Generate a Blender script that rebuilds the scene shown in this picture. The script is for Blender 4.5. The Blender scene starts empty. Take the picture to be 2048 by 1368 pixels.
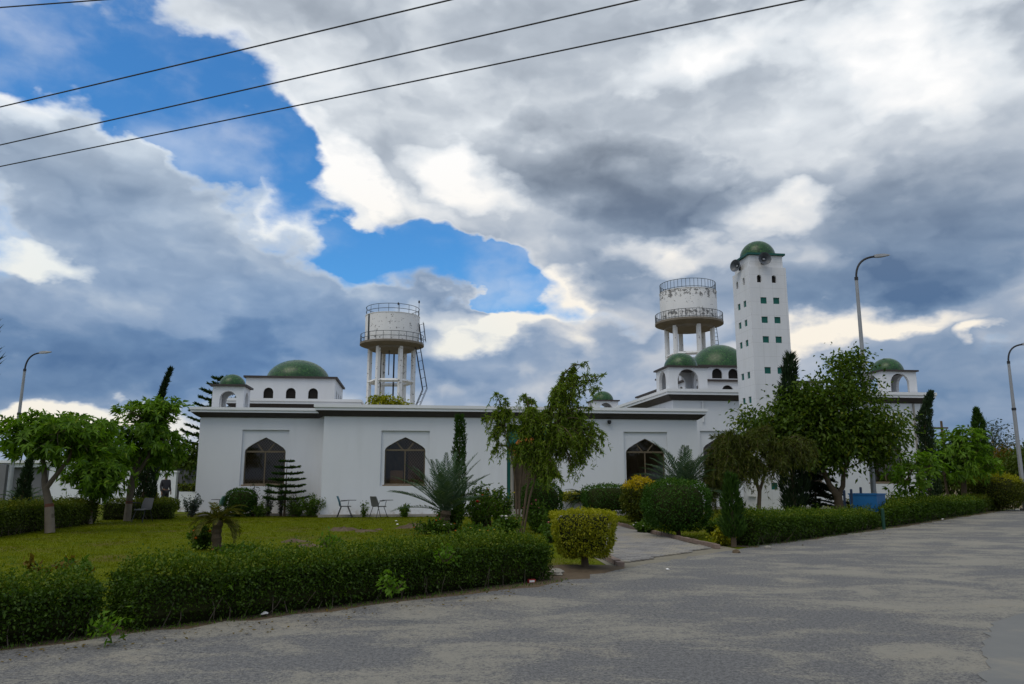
import bpy, math, random
import numpy as np
from mathutils import Vector, Matrix

random.seed(7)
rng = np.random.default_rng(11)
SC = bpy.context.scene
COL = SC.collection

# ------------------------------------------------------------------ camera
FPX, CAM_H, HORIZON = 1536.0, 1.5, 958.0          # focal length in photo pixels, eye height, horizon row
PITCH = math.atan((HORIZON - 684.0) / FPX)
SP, CP = math.sin(PITCH), math.cos(PITCH)
cam_data = bpy.data.cameras.new('camera')
cam_data.sensor_width = 36.0
cam_data.lens = 36.0 * FPX / 2048.0
cam_data.clip_start = 0.1
cam_data.clip_end = 5000.0
cam = bpy.data.objects.new('camera', cam_data)
cam.location = (0, 0, CAM_H)
cam.rotation_euler = (math.pi / 2 + PITCH, 0, 0)
COL.objects.link(cam)
SC.camera = cam


def ray(x, y):
    a = (x - 1024.0) / FPX
    b = (684.0 - y) / FPX
    return np.array([a, CP - b * SP, SP + b * CP])


def gnd(x, y, z=0.0):
    d = ray(x, y)
    t = (z - CAM_H) / d[2]
    return Vector((d[0] * t, d[1] * t, z))


def at(x, y, D):
    d = ray(x, y)
    t = D / d[1]
    return Vector((d[0] * t, D, CAM_H + d[2] * t))


# ------------------------------------------------------------------ sky
SUN_EL, SUN_AZ = math.radians(60), math.radians(-140)     # high sun veiled by cloud, over the camera's left shoulder
SKY_STRENGTH = 0.12
world = bpy.data.worlds.new('World')
SC.world = world
world.use_nodes = True
world.cycles.sampling_method = 'MANUAL'
world.cycles.sample_map_resolution = 1024
wt = world.node_tree
wt.nodes.clear()


class NG:
    """small helper for writing node expressions"""

    def __init__(self, tree):
        self.t = tree

    def n(self, typ, **kw):
        nd = self.t.nodes.new(typ)
        for k, v in kw.items():
            setattr(nd, k, v)
        return nd

    def put(self, sock, v):
        if v is None:
            return
        if hasattr(v, 'is_linked') or hasattr(v, 'links'):
            self.t.links.new(v, sock)
        else:
            sock.default_value = v

    def m(self, op, a, b=None, c=None, clamp=False):
        nd = self.n('ShaderNodeMath', operation=op, use_clamp=clamp)
        self.put(nd.inputs[0], a)
        self.put(nd.inputs[1], b)
        self.put(nd.inputs[2], c)
        return nd.outputs[0]

    def vm(self, op, a, b=None, scale=None):
        nd = self.n('ShaderNodeVectorMath', operation=op)
        self.put(nd.inputs[0], a)
        self.put(nd.inputs[1], b)
        if scale is not None:
            self.put(nd.inputs['Scale'], scale)
        return nd.outputs['Value'] if op in ('LENGTH', 'DOT_PRODUCT', 'DISTANCE') else nd.outputs[0]

    def noise(self, vec, scale, detail=6, rough=0.55, dist=0.0, out=0, lac=2.0):
        nd = self.n('ShaderNodeTexNoise')
        self.put(nd.inputs['Vector'], vec)
        nd.inputs['Scale'].default_value = scale
        nd.inputs['Detail'].default_value = detail
        nd.inputs['Roughness'].default_value = rough
        nd.inputs['Distortion'].default_value = dist
        nd.inputs['Lacunarity'].default_value = lac
        return nd.outputs[out]

    def step(self, v, a, b, c=0.0, d=1.0, smooth=True):
        nd = self.n('ShaderNodeMapRange', interpolation_type='SMOOTHSTEP' if smooth else 'LINEAR')
        for i, x in enumerate((v, a, b, c, d)):
            self.put(nd.inputs[i], x)
        return nd.outputs[0]

    def mix(self, f, a, b, mode='MIX'):
        nd = self.n('ShaderNodeMix', data_type='RGBA', blend_type=mode)
        self.put(nd.inputs[0], f)
        self.put(nd.inputs[6], a)
        self.put(nd.inputs[7], b)
        return nd.outputs[2]

    def ramp(self, f, stops):
        nd = self.n('ShaderNodeValToRGB')
        cr = nd.color_ramp
        while len(cr.elements) < len(stops):
            cr.elements.new(0.5)
        for e, (p, c) in zip(cr.elements, stops):
            e.position = p
            e.color = (*c, 1)
        self.put(nd.inputs[0], f)
        return nd.outputs[0]


def srgb(r, g, b):
    f = lambda c: (c / 255 / 12.92) if c / 255 <= 0.04045 else ((c / 255 + 0.055) / 1.055) ** 2.4
    return (f(r), f(g), f(b))


def build_sky():
    g = NG(wt)
    out = g.n('ShaderNodeOutputWorld')
    bg = g.n('ShaderNodeBackground')
    bg.inputs['Strength'].default_value = SKY_STRENGTH
    wt.links.new(bg.outputs[0], out.inputs[0])
    sky = g.n('ShaderNodeTexSky', sky_type='NISHITA')
    sky.sun_disc = False
    sky.sun_elevation = SUN_EL
    sky.sun_rotation = SUN_AZ
    sky.altitude = 200
    sky.air_density = 1.2
    sky.dust_density = 0.4
    sky.ozone_density = 2.5
    d = g.n('ShaderNodeTexCoord').outputs['Generated']
    sep = g.n('ShaderNodeSeparateXYZ')
    wt.links.new(d, sep.inputs[0])
    x, y, z = sep.outputs
    az = g.m('ARCTAN2', x, y)
    el = g.m('ARCSINE', z)
    cmb = g.n('ShaderNodeCombineXYZ')
    wt.links.new(az, cmb.inputs[0])
    wt.links.new(el, cmb.inputs[1])
    cmb.inputs[2].default_value = 1.0
    P0 = cmb.outputs[0]
    # flatter, longer cloud shapes towards the horizon
    st = g.n('ShaderNodeMapping')
    st.inputs['Scale'].default_value = (1.0, 1.0, 1.7)
    wt.links.new(d, st.inputs['Vector'])
    ds = st.outputs[0]
    w1 = g.noise(ds, 5.0, 3, 0.55, 0.0, 1)
    w = g.vm('SCALE', g.vm('SUBTRACT', w1, (0.5, 0.5, 0.5)), None, 0.24)
    w2 = g.noise(ds, 19.0, 4, 0.55, 0.0, 1)
    w = g.vm('ADD', w, g.vm('SCALE', g.vm('SUBTRACT', w2, (0.5, 0.5, 0.5)), None, 0.075))
    # keep the warp in the azimuth/elevation plane
    wm = g.vm('MULTIPLY', w, (1.0, 0.8, 0.0))
    P = g.vm('ADD', P0, wm)
    fb = g.noise(ds, 6.5, 9, 0.55)
    sm = g.noise(g.vm('ADD', ds, wm), 7.0, 4, 0.5)
    off = g.vm('ADD', g.vm('ADD', ds, wm), (0.012, 0.0, 0.034))
    sm2 = g.noise(off, 7.0, 3, 0.5)
    relief = g.m('SUBTRACT', sm, sm2)
    big = g.noise(ds, 1.9, 2, 0.5)

    def azel(px, py):
        r = ray(px, py)
        r = r / np.linalg.norm(r)
        return math.atan2(r[0], r[1]), math.asin(r[2])

    def field(blobs, start):
        acc = start
        for (px, py, rx, ry, rot, wgt) in blobs:
            c = azel(px, py)
            ax = abs(azel(px + rx, py)[0] - azel(px - rx, py)[0]) / 2
            ay = abs(azel(px, py + ry)[1] - azel(px, py - ry)[1]) / 2
            co, si = math.cos(math.radians(rot)), math.sin(math.radians(rot))
            ax *= 0.9
            ay *= 0.9
            u = g.vm('DOT_PRODUCT', P, (co / ax, si / ax, -(co * c[0] + si * c[1]) / ax))
            v = g.vm('DOT_PRODUCT', P, (-si / ay, co / ay, (si * c[0] - co * c[1]) / ay))
            r2 = g.m('MULTIPLY_ADD', v, v, g.m('MULTIPLY', u, u))
            acc = g.m('MULTIPLY_ADD', g.m('SUBTRACT', 1.0, r2, None, True), wgt, acc)
        return acc

    COVER = SKY_COVER
    SHADE = SKY_SHADE
    COVER = [(a, b, c * 1.12, d * 1.12, e, w_ * 0.62) for (a, b, c, d, e, w_) in COVER]
    cov = field(COVER, g.m('MULTIPLY_ADD', big, 1.6, -0.02))
    cov = g.step(cov, -0.55, 1.35, -0.55, 1.35, False)
    low = g.step(el, math.radians(14), math.radians(3))
    cov = g.m('MULTIPLY_ADD', low, 0.75, cov)
    cov = g.m('MULTIPLY_ADD', g.m('SUBTRACT', fb, 0.5), 2.2, cov)
    mask = g.step(cov, 0.12, 0.95)
    veil = g.m('MULTIPLY', g.step(g.m('MULTIPLY_ADD', fb, 0.6, g.m('MULTIPLY', sm, 0.4)), 0.44, 0.70), 0.36)
    mask = g.m('MAXIMUM', mask, veil)
    thick = g.step(cov, 0.45, 1.25)
    # brightness of the cloud: thin parts glow, thick parts go grey, relief lit from the sun's side
    sh = field(SHADE, g.m('MULTIPLY_ADD', thick, -0.22, 0.76))
    sh = g.m('MULTIPLY_ADD', relief, 0.85, sh)
    sh = g.m('MULTIPLY_ADD', g.m('SUBTRACT', fb, 0.5), 0.30, sh)
    up = g.step(el, math.radians(8), math.radians(27))
    hi = g.ramp(sh, [(0.0, srgb(116, 126, 140)), (0.25, srgb(148, 158, 171)), (0.5, srgb(182, 191, 202)),
                     (0.75, srgb(224, 230, 236)), (1.0, srgb(255, 255, 255))])
    lo = g.ramp(sh, [(0.0, srgb(82, 112, 150)), (0.25, srgb(112, 138, 170)), (0.5, srgb(152, 168, 190)),
                     (0.75, srgb(206, 208, 212)), (1.0, srgb(250, 242, 228))])
    cl = g.mix(up, lo, hi)
    # the cumulus to the left lies farther off, seen through bluer air
    far_air = field([(300, 560, 720, 380, -10, 1.0), (760, 700, 520, 200, 0, 0.7)], 0.0)
    cl = g.mix(g.m('MULTIPLY', far_air, 0.75, None, True), cl, g.mix(1.0, cl, (0.80, 0.93, 1.06, 1), 'MULTIPLY'))
    cl = g.vm('SCALE', cl, None, 1.0 / SKY_STRENGTH)
    blue = g.mix(1.0, sky.outputs[0], (0.36, 0.84, 1.22, 1), 'MULTIPLY')
    blue = g.vm('SCALE', blue, None, SKY_BLUE)
    wt.links.new(g.mix(mask, blue, cl), bg.inputs['Color'])


SKY_BLUE = 1.0
# (photo column, row, radius across, radius up, rotation, weight) of the cloud banks, read as directions
SKY_COVER = [
    # gaps of blue
    (300, 180, 380, 190, -14, -1.9), (520, 320, 150, 150, -30, -1.1), (60, 70, 260, 130, 0, -1.0),
    (575, 330, 130, 110, -35, -1.3), (625, 495, 200, 85, -25, -1.7), (330, 330, 180, 80, -28, -1.0), (850, 550, 300, 80, -12, -2.0), (1070, 585, 230, 66, -14, -2.3),
    (330, 350, 160, 70, -20, -0.7), (770, 285, 90, 70, 0, -0.5), (1060, 480, 90, 40, -15, -0.7), (1930, 60, 130, 70, 0, -0.55), (1735, 25, 90, 40, 0, -0.45), (700, 440, 60, 30, 0, -0.5), (1010, 600, 160, 30, 0, -0.5),
    (1990, 770, 260, 130, 0, -0.35), (20, 420, 120, 60, 0, -0.4),
    # cloud banks
    (900, 120, 420, 220, -20, 1.3), (600, 180, 150, 140, -45, 0.95), (330, 490, 170, 70, -15, 0.4), (430, 90, 120, 50, -15, 0.75), (170, 60, 150, 40, 10, 0.45), (1400, 200, 700, 380, 0, 1.6), (700, 330, 160, 150, -40, 0.7),
    (900, 400, 240, 120, -20, 0.9), (80, 330, 260, 130, -25, 1.3), (330, 560, 360, 240, -20, 1.6),
    (545, 405, 130, 62, -42, 1.1), (150, 740, 520, 130, 0, 1.2), (760, 720, 420, 140, 0, 1.2),
    (840, 590, 190, 70, -12, 0.9), (1060, 640, 240, 110, 20, 1.1), (1250, 480, 360, 180, 0, 1.0),
    (1800, 520, 520, 240, 0, 1.3), (1700, 700, 360, 90, 0, 0.8),
]
SKY_SHADE = [
    # dark bases
    (1260, 360, 380, 130, -10, -0.50), (1500, 420, 260, 90, 0, -0.17), (1880, 470, 340, 160, 10, -0.42),
    (1700, 590, 360, 90, 0, -0.29), (1900, 800, 380, 140, 0, -0.24), (1320, 530, 240, 110, 0, -0.20),
    (200, 720, 480, 90, 4, -0.37), (380, 600, 360, 170, -15, -0.06), (760, 720, 420, 120, 0, -0.24),
    (860, 610, 150, 50, -10, -0.17), (1220, 660, 100, 90, 0, -0.24), (950, 130, 260, 130, 0, -0.12),
    (120, 390, 260, 90, -10, -0.14), (40, 600, 200, 70, 0, -0.20),
    # lit parts
    (1430, 90, 260, 110, 0, 0.4), (1820, 110, 300, 150, -10, 0.35), (1560, 410, 190, 60, -15, 0.55),
    (1380, 480, 210, 60, 0, 0.5), (1700, 670, 340, 45, 0, 0.5), (1960, 695, 110, 30, 15, 0.6),
    (1070, 630, 220, 60, 25, 0.55), (900, 650, 150, 40, 0, 0.35), (690, 370, 130, 110, -40, 0.55),
    (950, 370, 170, 80, -20, 0.5), (820, 430, 160, 60, -15, 0.35), (550, 410, 120, 55, -40, 0.4), (40, 230, 150, 90, -40, 0.35),
    (60, 510, 190, 60, 0, 0.6), (120, 810, 420, 40, 0, 0.75), (1780, 690, 90, 30, 0, 0.3),
    (640, 190, 200, 150, -40, 0.2), (1080, 655, 280, 75, 12, 0.35), (930, 690, 200, 50, 0, 0.2), (1000, 250, 260, 120, -10, 0.12), (1750, 200, 300, 160, 0, 0.15),
]
build_sky()

sun = bpy.data.lights.new('sun', 'SUN')
sun.energy = 1.1
sun.angle = math.radians(35)
sun.color = (1.0, 0.90, 0.74)
sun_ob = bpy.data.objects.new('sun', sun)
COL.objects.link(sun_ob)
sd = Vector((math.cos(SUN_EL) * math.sin(SUN_AZ), math.cos(SUN_EL) * math.cos(SUN_AZ), math.sin(SUN_EL)))
sun_ob.rotation_euler = sd.to_track_quat('Z', 'Y').to_euler()
sun_ob.location = (20, 20, 40)

vs = SC.view_settings
vs.view_transform = 'Standard'
vs.look = 'None'
vs.exposure = 0.0
vs.gamma = 1.0
SC.cycles.max_bounces = 6
SC.cycles.diffuse_bounces = 3
SC.cycles.glossy_bounces = 3
SC.cycles.transmission_bounces = 4
SC.cycles.transparent_max_bounces = 8
SC.cycles.caustics_reflective = False
SC.cycles.caustics_refractive = False


# ------------------------------------------------------------------ helpers
class MB:
    """collects faces for one mesh"""

    def __init__(self):
        self.v = []
        self.f = []

    def add(self, verts, faces):
        o = len(self.v)
        self.v += [tuple(p) for p in verts]
        self.f += [tuple(i + o for i in f) for f in faces]
        return self

    def box(self, x0, x1, y0, y1, z0, z1, mp=None):
        P = [(x0, y0, z0), (x1, y0, z0), (x1, y1, z0), (x0, y1, z0), (x0, y0, z1), (x1, y0, z1), (x1, y1, z1), (x0, y1, z1)]
        if mp:
            P = [mp(*p) for p in P]
        return self.add(P, [(0, 3, 2, 1), (4, 5, 6, 7), (0, 1, 5, 4), (1, 2, 6, 5), (2, 3, 7, 6), (3, 0, 4, 7)])

    def tube(self, pts, rad, sides=6, cap=True):
        pts = [Vector(p) for p in pts]
        n = len(pts)
        if not hasattr(rad, '__len__'):
            rad = [rad] * n
        ref = None
        rings = []
        for i, p in enumerate(pts):
            t = (pts[min(i + 1, n - 1)] - pts[max(i - 1, 0)])
            if t.length < 1e-9:
                t = Vector((0, 0, 1))
            t.normalize()
            if ref is None:
                ref = Vector((1, 0, 0)) if abs(t.x) < 0.8 else Vector((0, 1, 0))
            a = (ref - t * ref.dot(t))
            if a.length < 1e-6:
                a = t.orthogonal()
            a.normalize()
            ref = a
            b = t.cross(a)
            rings.append([p + (a * math.cos(2 * math.pi * k / sides) + b * math.sin(2 * math.pi * k / sides)) * rad[i] for k in range(sides)])
        V = [q for r in rings for q in r]
        F = []
        for i in range(n - 1):
            for k in range(sides):
                k2 = (k + 1) % sides
                F.append((i * sides + k, i * sides + k2, (i + 1) * sides + k2, (i + 1) * sides + k))
        if cap:
            F.append(tuple(range(sides - 1, -1, -1)))
            F.append(tuple((n - 1) * sides + k for k in range(sides)))
        return self.add(V, F)

    def lathe(self, prof, segs=24, c=(0, 0), cap=True):
        V = []
        F = []
        n = len(prof)
        for r, z in prof:
            for k in range(segs):
                a = 2 * math.pi * k / segs
                V.append((c[0] + r * math.cos(a), c[1] + r * math.sin(a), z))
        for i in range(n - 1):
            for k in range(segs):
                k2 = (k + 1) % segs
                F.append((i * segs + k, i * segs + k2, (i + 1) * segs + k2, (i + 1) * segs + k))
        if cap:
            F.append(tuple(range(segs - 1, -1, -1)))
            F.append(tuple((n - 1) * segs + k for k in range(segs)))
        return self.add(V, F)

    def loops(self, rings, closed=True):
        n = len(rings[0])
        V = [q for r in rings for q in r]
        F = []
        for i in range(len(rings) - 1):
            for k in range(n if closed else n - 1):
                k2 = (k + 1) % n
                F.append((i * n + k, i * n + k2, (i + 1) * n + k2, (i + 1) * n + k))
        return self.add(V, F)

    def poly(self, pts):
        return self.add(pts, [tuple(range(len(pts)))])

    def mesh(self, name, smooth=False):
        me = bpy.data.meshes.new(name)
        me.from_pydata(self.v, [], self.f)
        me.validate()
        if smooth:
            me.polygons.foreach_set('use_smooth', [True] * len(me.polygons))
            me.set_sharp_from_angle(angle=math.radians(42))
        me.update()
        return me

    def build(self, name, mat, parent=None, smooth=False, **tags):
        o = bpy.data.objects.new(name, self.mesh(name, smooth))
        if mat:
            o.data.materials.append(mat)
        COL.objects.link(o)
        if parent:
            o.parent = parent
        for k, v in tags.items():
            o[k] = v
        return o


def thing(name, label, cat, loc=(0, 0, 0), rz=0.0, group=None):
    o = bpy.data.objects.new(name, None)
    o.empty_display_size = 0.2
    o.location = loc
    o.rotation_euler = (0, 0, rz)
    COL.objects.link(o)
    return tag(o, label, cat, group)


def tag(o, label, cat, group=None):
    o['label'] = label
    o['category'] = cat
    if group:
        o['group'] = group
    return o


def dup(root, loc, rz, label, group=None):
    r = root.copy()
    COL.objects.link(r)
    r.location = loc
    r.rotation_euler = (0, 0, rz)
    r['label'] = label
    if group:
        r['group'] = group
    for ch in list(root.children):
        c = ch.copy()
        COL.objects.link(c)
        c.parent = r
        for gch in list(ch.children):
            e = gch.copy()
            COL.objects.link(e)
            e.parent = c
    return r


# ------------------------------------------------------------------ materials
def material(name, rough=0.6, spec=0.3):
    m = bpy.data.materials.new(name)
    m.use_nodes = True
    g = NG(m.node_tree)
    b = m.node_tree.nodes['Principled BSDF']
    b.inputs['Roughness'].default_value = rough
    b.inputs['Specular IOR Level'].default_value = spec
    return m, g, b


def obj_co(g):
    return g.n('ShaderNodeTexCoord').outputs['Object']


def world_co(g):
    return g.n('ShaderNodeNewGeometry').outputs['Position']


def bump(g, b, h, strength=0.3, dist=0.02):
    nd = g.n('ShaderNodeBump')
    nd.inputs['Strength'].default_value = strength
    nd.inputs['Distance'].default_value = dist
    g.put(nd.inputs['Height'], h)
    g.put(b.inputs['Normal'], nd.outputs[0])


def plain(name, col, rough=0.6, spec=0.3, var=0.15, scale=3.0, metal=0.0):
    m, g, b = material(name, rough, spec)
    n = g.noise(obj_co(g), scale, 5, 0.6)
    c = g.mix(n, tuple(x * (1 - var) for x in col) + (1,), tuple(min(1, x * (1 + var)) for x in col) + (1,))
    g.put(b.inputs['Base Color'], c)
    b.inputs['Metallic'].default_value = metal
    bump(g, b, g.noise(obj_co(g), scale * 12, 3), 0.15, 0.01)
    return m


def white_paint(name, col=(0.71, 0.725, 0.75), stain=0.2, peel=0.0, band=None, joints=False):
    m, g, b = material(name, 0.75, 0.2)
    co = world_co(g)
    st = g.n('ShaderNodeMapping')
    st.inputs['Scale'].default_value = (1.7, 1.7, 0.30)
    g.put(st.inputs['Vector'], co)
    streak = g.noise(st.outputs[0], 1.0, 6, 0.6)
    patch = g.noise(co, 0.45, 5, 0.55)
    f = g.m('MULTIPLY', g.step(streak, 0.45, 0.8), stain)
    c = g.mix(f, (*col, 1), (col[0] * 0.62, col[1] * 0.62, col[2] * 0.58, 1))
    c = g.mix(g.m('MULTIPLY', g.step(patch, 0.35, 0.75), 0.28), c, (col[0] * 0.84, col[1] * 0.85, col[2] * 0.87, 1))
    # splashed earth along the foot of the wall
    sep = g.n('ShaderNodeSeparateXYZ')
    g.put(sep.inputs[0], co)
    foot = g.m('MULTIPLY', g.step(g.m('MULTIPLY_ADD', patch, 0.35, sep.outputs[2]), 0.55, 0.15), g.step(g.noise(co, 5, 5, 0.65), 0.4, 0.7))
    c = g.mix(g.m('MULTIPLY', foot, 0.75), c, (0.30, 0.24, 0.17, 1))
    if peel:
        pn = g.noise(co, 3.0, 8, 0.7)
        if band:
            near = g.m('MAXIMUM', g.step(g.m('ABSOLUTE', g.m('SUBTRACT', sep.outputs[2], band[0])), band[1], band[1] * 0.2), g.step(g.m('ABSOLUTE', g.m('SUBTRACT', sep.outputs[2], band[2])), band[3], band[3] * 0.2))
            pn = g.m('ADD', pn, g.m('MULTIPLY_ADD', near, 0.13, -0.07))
        pf = g.step(pn, 0.60 - 0.09 * peel, 0.64 - 0.09 * peel)
        c = g.mix(g.m('MULTIPLY', pf, 0.85), c, (0.10, 0.10, 0.10, 1))
    if joints:
        oc = g.n('ShaderNodeSeparateXYZ')
        g.put(oc.inputs[0], obj_co(g))
        cv = g.n('ShaderNodeCombineXYZ')
        g.put(cv.inputs[0], g.m('ADD', oc.outputs[0], oc.outputs[1]))
        g.put(cv.inputs[1], oc.outputs[2])
        br = g.n('ShaderNodeTexBrick')
        br.offset = 0.0
        g.put(br.inputs['Vector'], cv.outputs[0])
        br.inputs['Scale'].default_value = 1.0
        br.inputs['Brick Width'].default_value = 0.59
        br.inputs['Row Height'].default_value = 0.62
        br.inputs['Mortar Size'].default_value = 0.008
        br.inputs['Mortar Smooth'].default_value = 0.3
        c = g.mix(g.m('MULTIPLY', br.outputs['Fac'], 0.30), c, (0.25, 0.25, 0.25, 1))
    g.put(b.inputs['Base Color'], c)
    bump(g, b, g.noise(co, 30, 4, 0.6), 0.18, 0.01)
    return m


def foliage(name, c1, c2, c3=None, trans=0.35, rough=0.5, gloss=0.022, ramp=(0.0, 0.55, 0.93, 1.0)):
    m = bpy.data.materials.new(name)
    m.use_nodes = True
    t = m.node_tree
    t.nodes.clear()
    g = NG(t)
    a = g.n('ShaderNodeAttribute', attribute_name='rnd').outputs['Fac']
    c3 = c3 or c2
    col = g.ramp(a, [(ramp[0], c1), (ramp[1], c2), (ramp[2], c2), (ramp[3], c3)])
    big = g.noise(world_co(g), 1.3, 3, 0.5)
    col = g.mix(g.step(big, 0.35, 0.7, 0.0, 0.45), col, g.mix(1.0, col, (0.72, 0.80, 0.60, 1), 'MULTIPLY'))
    df = g.n('ShaderNodeBsdfDiffuse')
    tr = g.n('ShaderNodeBsdfTranslucent')
    gl = g.n('ShaderNodeBsdfGlossy')
    gl.inputs['Roughness'].default_value = rough
    gl.inputs['Color'].default_value = (0.6, 0.65, 0.6, 1)
    g.put(df.inputs[0], col)
    g.put(tr.inputs[0], g.mix(1.0, col, (1.15, 1.25, 0.5, 1), 'MULTIPLY'))
    mx = g.n('ShaderNodeMixShader')
    mx.inputs[0].default_value = trans
    t.links.new(df.outputs[0], mx.inputs[1])
    t.links.new(tr.outputs[0], mx.inputs[2])
    m2 = g.n('ShaderNodeMixShader')
    m2.inputs[0].default_value = gloss
    t.links.new(mx.outputs[0], m2.inputs[1])
    t.links.new(gl.outputs[0], m2.inputs[2])
    out = g.n('ShaderNodeOutputMaterial')
    t.links.new(m2.outputs[0], out.inputs[0])
    return m


M = {}
M['wall'] = white_paint('white_painted_plaster')
M['minaret'] = white_paint('white_minaret_paint', (0.70, 0.71, 0.73), 0.3, 0.0, None, True)
M['tank'] = white_paint('white_tank_paint', (0.80, 0.80, 0.80), 0.25, 0.12)
M['tank_peel'] = white_paint('peeling_tank_paint', (0.80, 0.80, 0.80), 0.35, 0.45, (20.1, 0.75, 18.0, 0.6))
M['trim'] = white_paint('white_cornice_paint', (0.75, 0.76, 0.77), 0.15)
M['brown'] = plain('dark_brown_fascia', (0.055, 0.045, 0.042), 0.6, 0.3, 0.2)
M['frame'] = plain('bronze_window_frame', (0.13, 0.10, 0.06), 0.45, 0.4, 0.15)
M['sill'] = plain('ochre_sill_stone', (0.20, 0.14, 0.08), 0.7, 0.2, 0.2)
M['black'] = plain('black_painted_steel', (0.018, 0.019, 0.021), 0.5, 0.4, 0.2)
M['rail'] = plain('grey_green_rail_paint', (0.045, 0.055, 0.06), 0.5, 0.4, 0.2)
M['concrete'] = plain('raw_concrete', (0.30, 0.28, 0.25), 0.85, 0.2, 0.3, 1.5)
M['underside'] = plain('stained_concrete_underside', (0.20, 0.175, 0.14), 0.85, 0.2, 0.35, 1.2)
M['steel'] = plain('galvanised_steel', (0.30, 0.31, 0.32), 0.45, 0.5, 0.25, 2.0, 0.3)
M['panel_green'] = plain('teal_painted_board', (0.008, 0.105, 0.085), 0.6, 0.3, 0.2)
M['green_slab'] = plain('teal_slab_paint', (0.012, 0.09, 0.075), 0.6, 0.3, 0.2)
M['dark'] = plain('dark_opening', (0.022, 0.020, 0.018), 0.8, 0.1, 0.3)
M['bark'] = plain('brown_bark', (0.10, 0.075, 0.05), 0.9, 0.1, 0.45, 6.0)
M['bark_grey'] = plain('grey_bark', (0.115, 0.095, 0.072), 0.9, 0.1, 0.45, 6.0)
M['whitewash'] = plain('whitewashed_bark', (0.19, 0.16, 0.125), 0.9, 0.1, 0.4, 5.0)
M['redband'] = plain('red_trunk_paint', (0.13, 0.055, 0.035), 0.8, 0.1, 0.3)
M['blue'] = plain('blue_bin_paint', (0.008, 0.10, 0.26), 0.5, 0.4, 0.25, 4.0)
M['navy'] = plain('dark_blue_post_paint', (0.010, 0.022, 0.05), 0.5, 0.4, 0.2)
M['post_green'] = plain('green_post_paint', (0.012, 0.055, 0.035), 0.6, 0.3, 0.3)
M['horn'] = plain('grey_horn_plastic', (0.09, 0.10, 0.115), 0.45, 0.4, 0.2)
M['soil'] = plain('dry_soil', (0.12, 0.09, 0.06), 0.95, 0.1, 0.4, 8.0)
M['stone'] = plain('grey_stone', (0.28, 0.26, 0.22), 0.9, 0.2, 0.3, 5.0)
M['joint'] = plain('sandy_joint_bed', (0.21, 0.19, 0.145), 0.95, 0.1, 0.3, 3.0)
M['kerb'] = plain('brick_kerb_red', (0.22, 0.165, 0.135), 0.9, 0.1, 0.35, 4.0)
M['shirt'] = plain('grey_shirt_cloth', (0.055, 0.053, 0.062), 0.9, 0.1, 0.2)
M['trouser'] = plain('dark_trouser_cloth', (0.04, 0.04, 0.045), 0.9, 0.1, 0.2)
M['skin'] = plain('brown_skin', (0.22, 0.12, 0.075), 0.6, 0.3, 0.1)
M['hair'] = plain('black_hair', (0.012, 0.010, 0.009), 0.6, 0.3, 0.2)
M['teal_plastic'] = plain('teal_chair_plastic', (0.012, 0.09, 0.13), 0.45, 0.4, 0.1)
M['grey_plastic'] = plain('grey_chair_plastic', (0.12, 0.12, 0.125), 0.5, 0.4, 0.1)
M['mint_plastic'] = plain('mint_chair_plastic', (0.14, 0.30, 0.24), 0.5, 0.4, 0.1)
M['greywall'] = plain('grey_shed_sheet', (0.16, 0.16, 0.165), 0.7, 0.3, 0.2, 0.8)
M['litter_red'] = plain('red_carton', (0.35, 0.03, 0.03), 0.6, 0.3, 0.1)
M['litter_white'] = plain('white_paper', (0.75, 0.73, 0.70), 0.8, 0.2, 0.1)
M['pinkwall'] = plain('pale_pink_interior', (0.62, 0.52, 0.46), 0.9, 0.1, 0.1)
M['orange'] = plain('orange_tile_mosaic', (0.50, 0.16, 0.03), 0.5, 0.3, 0.7, 14.0)


def tile_green():
    m, g, b = material('green_glazed_dome_tiles', 0.3, 0.35)
    co = obj_co(g)
    vor = g.n('ShaderNodeTexVoronoi', feature='F1')
    vor.inputs['Scale'].default_value = 13.0
    g.put(vor.inputs['Vector'], co)
    edge = g.n('ShaderNodeTexVoronoi', feature='DISTANCE_TO_EDGE')
    edge.inputs['Scale'].default_value = 13.0
    g.put(edge.inputs['Vector'], co)
    sep = g.n('ShaderNodeSeparateColor')
    g.put(sep.inputs[0], vor.outputs['Color'])
    c = g.ramp(sep.outputs[0], [(0.0, (0.006, 0.036, 0.009)), (0.45, (0.012, 0.070, 0.014)), (0.8, (0.022, 0.09, 0.018)), (1.0, (0.05, 0.13, 0.03))])
    big = g.noise(co, 1.2, 4, 0.6)
    c = g.mix(g.step(big, 0.45, 0.75, 0.0, 0.35), c, (0.03, 0.09, 0.02, 1))
    joint = g.step(edge.outputs['Distance'], 0.02, 0.07)
    c = g.mix(joint, (0.02, 0.045, 0.02, 1), c)
    g.put(b.inputs['Base Color'], c)
    g.put(b.inputs['Roughness'], g.m('MULTIPLY_ADD', sep.outputs[1], 0.20, 0.24))
    bump(g, b, joint, 0.12, 0.01)
    return m


M['dome'] = tile_green()


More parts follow.
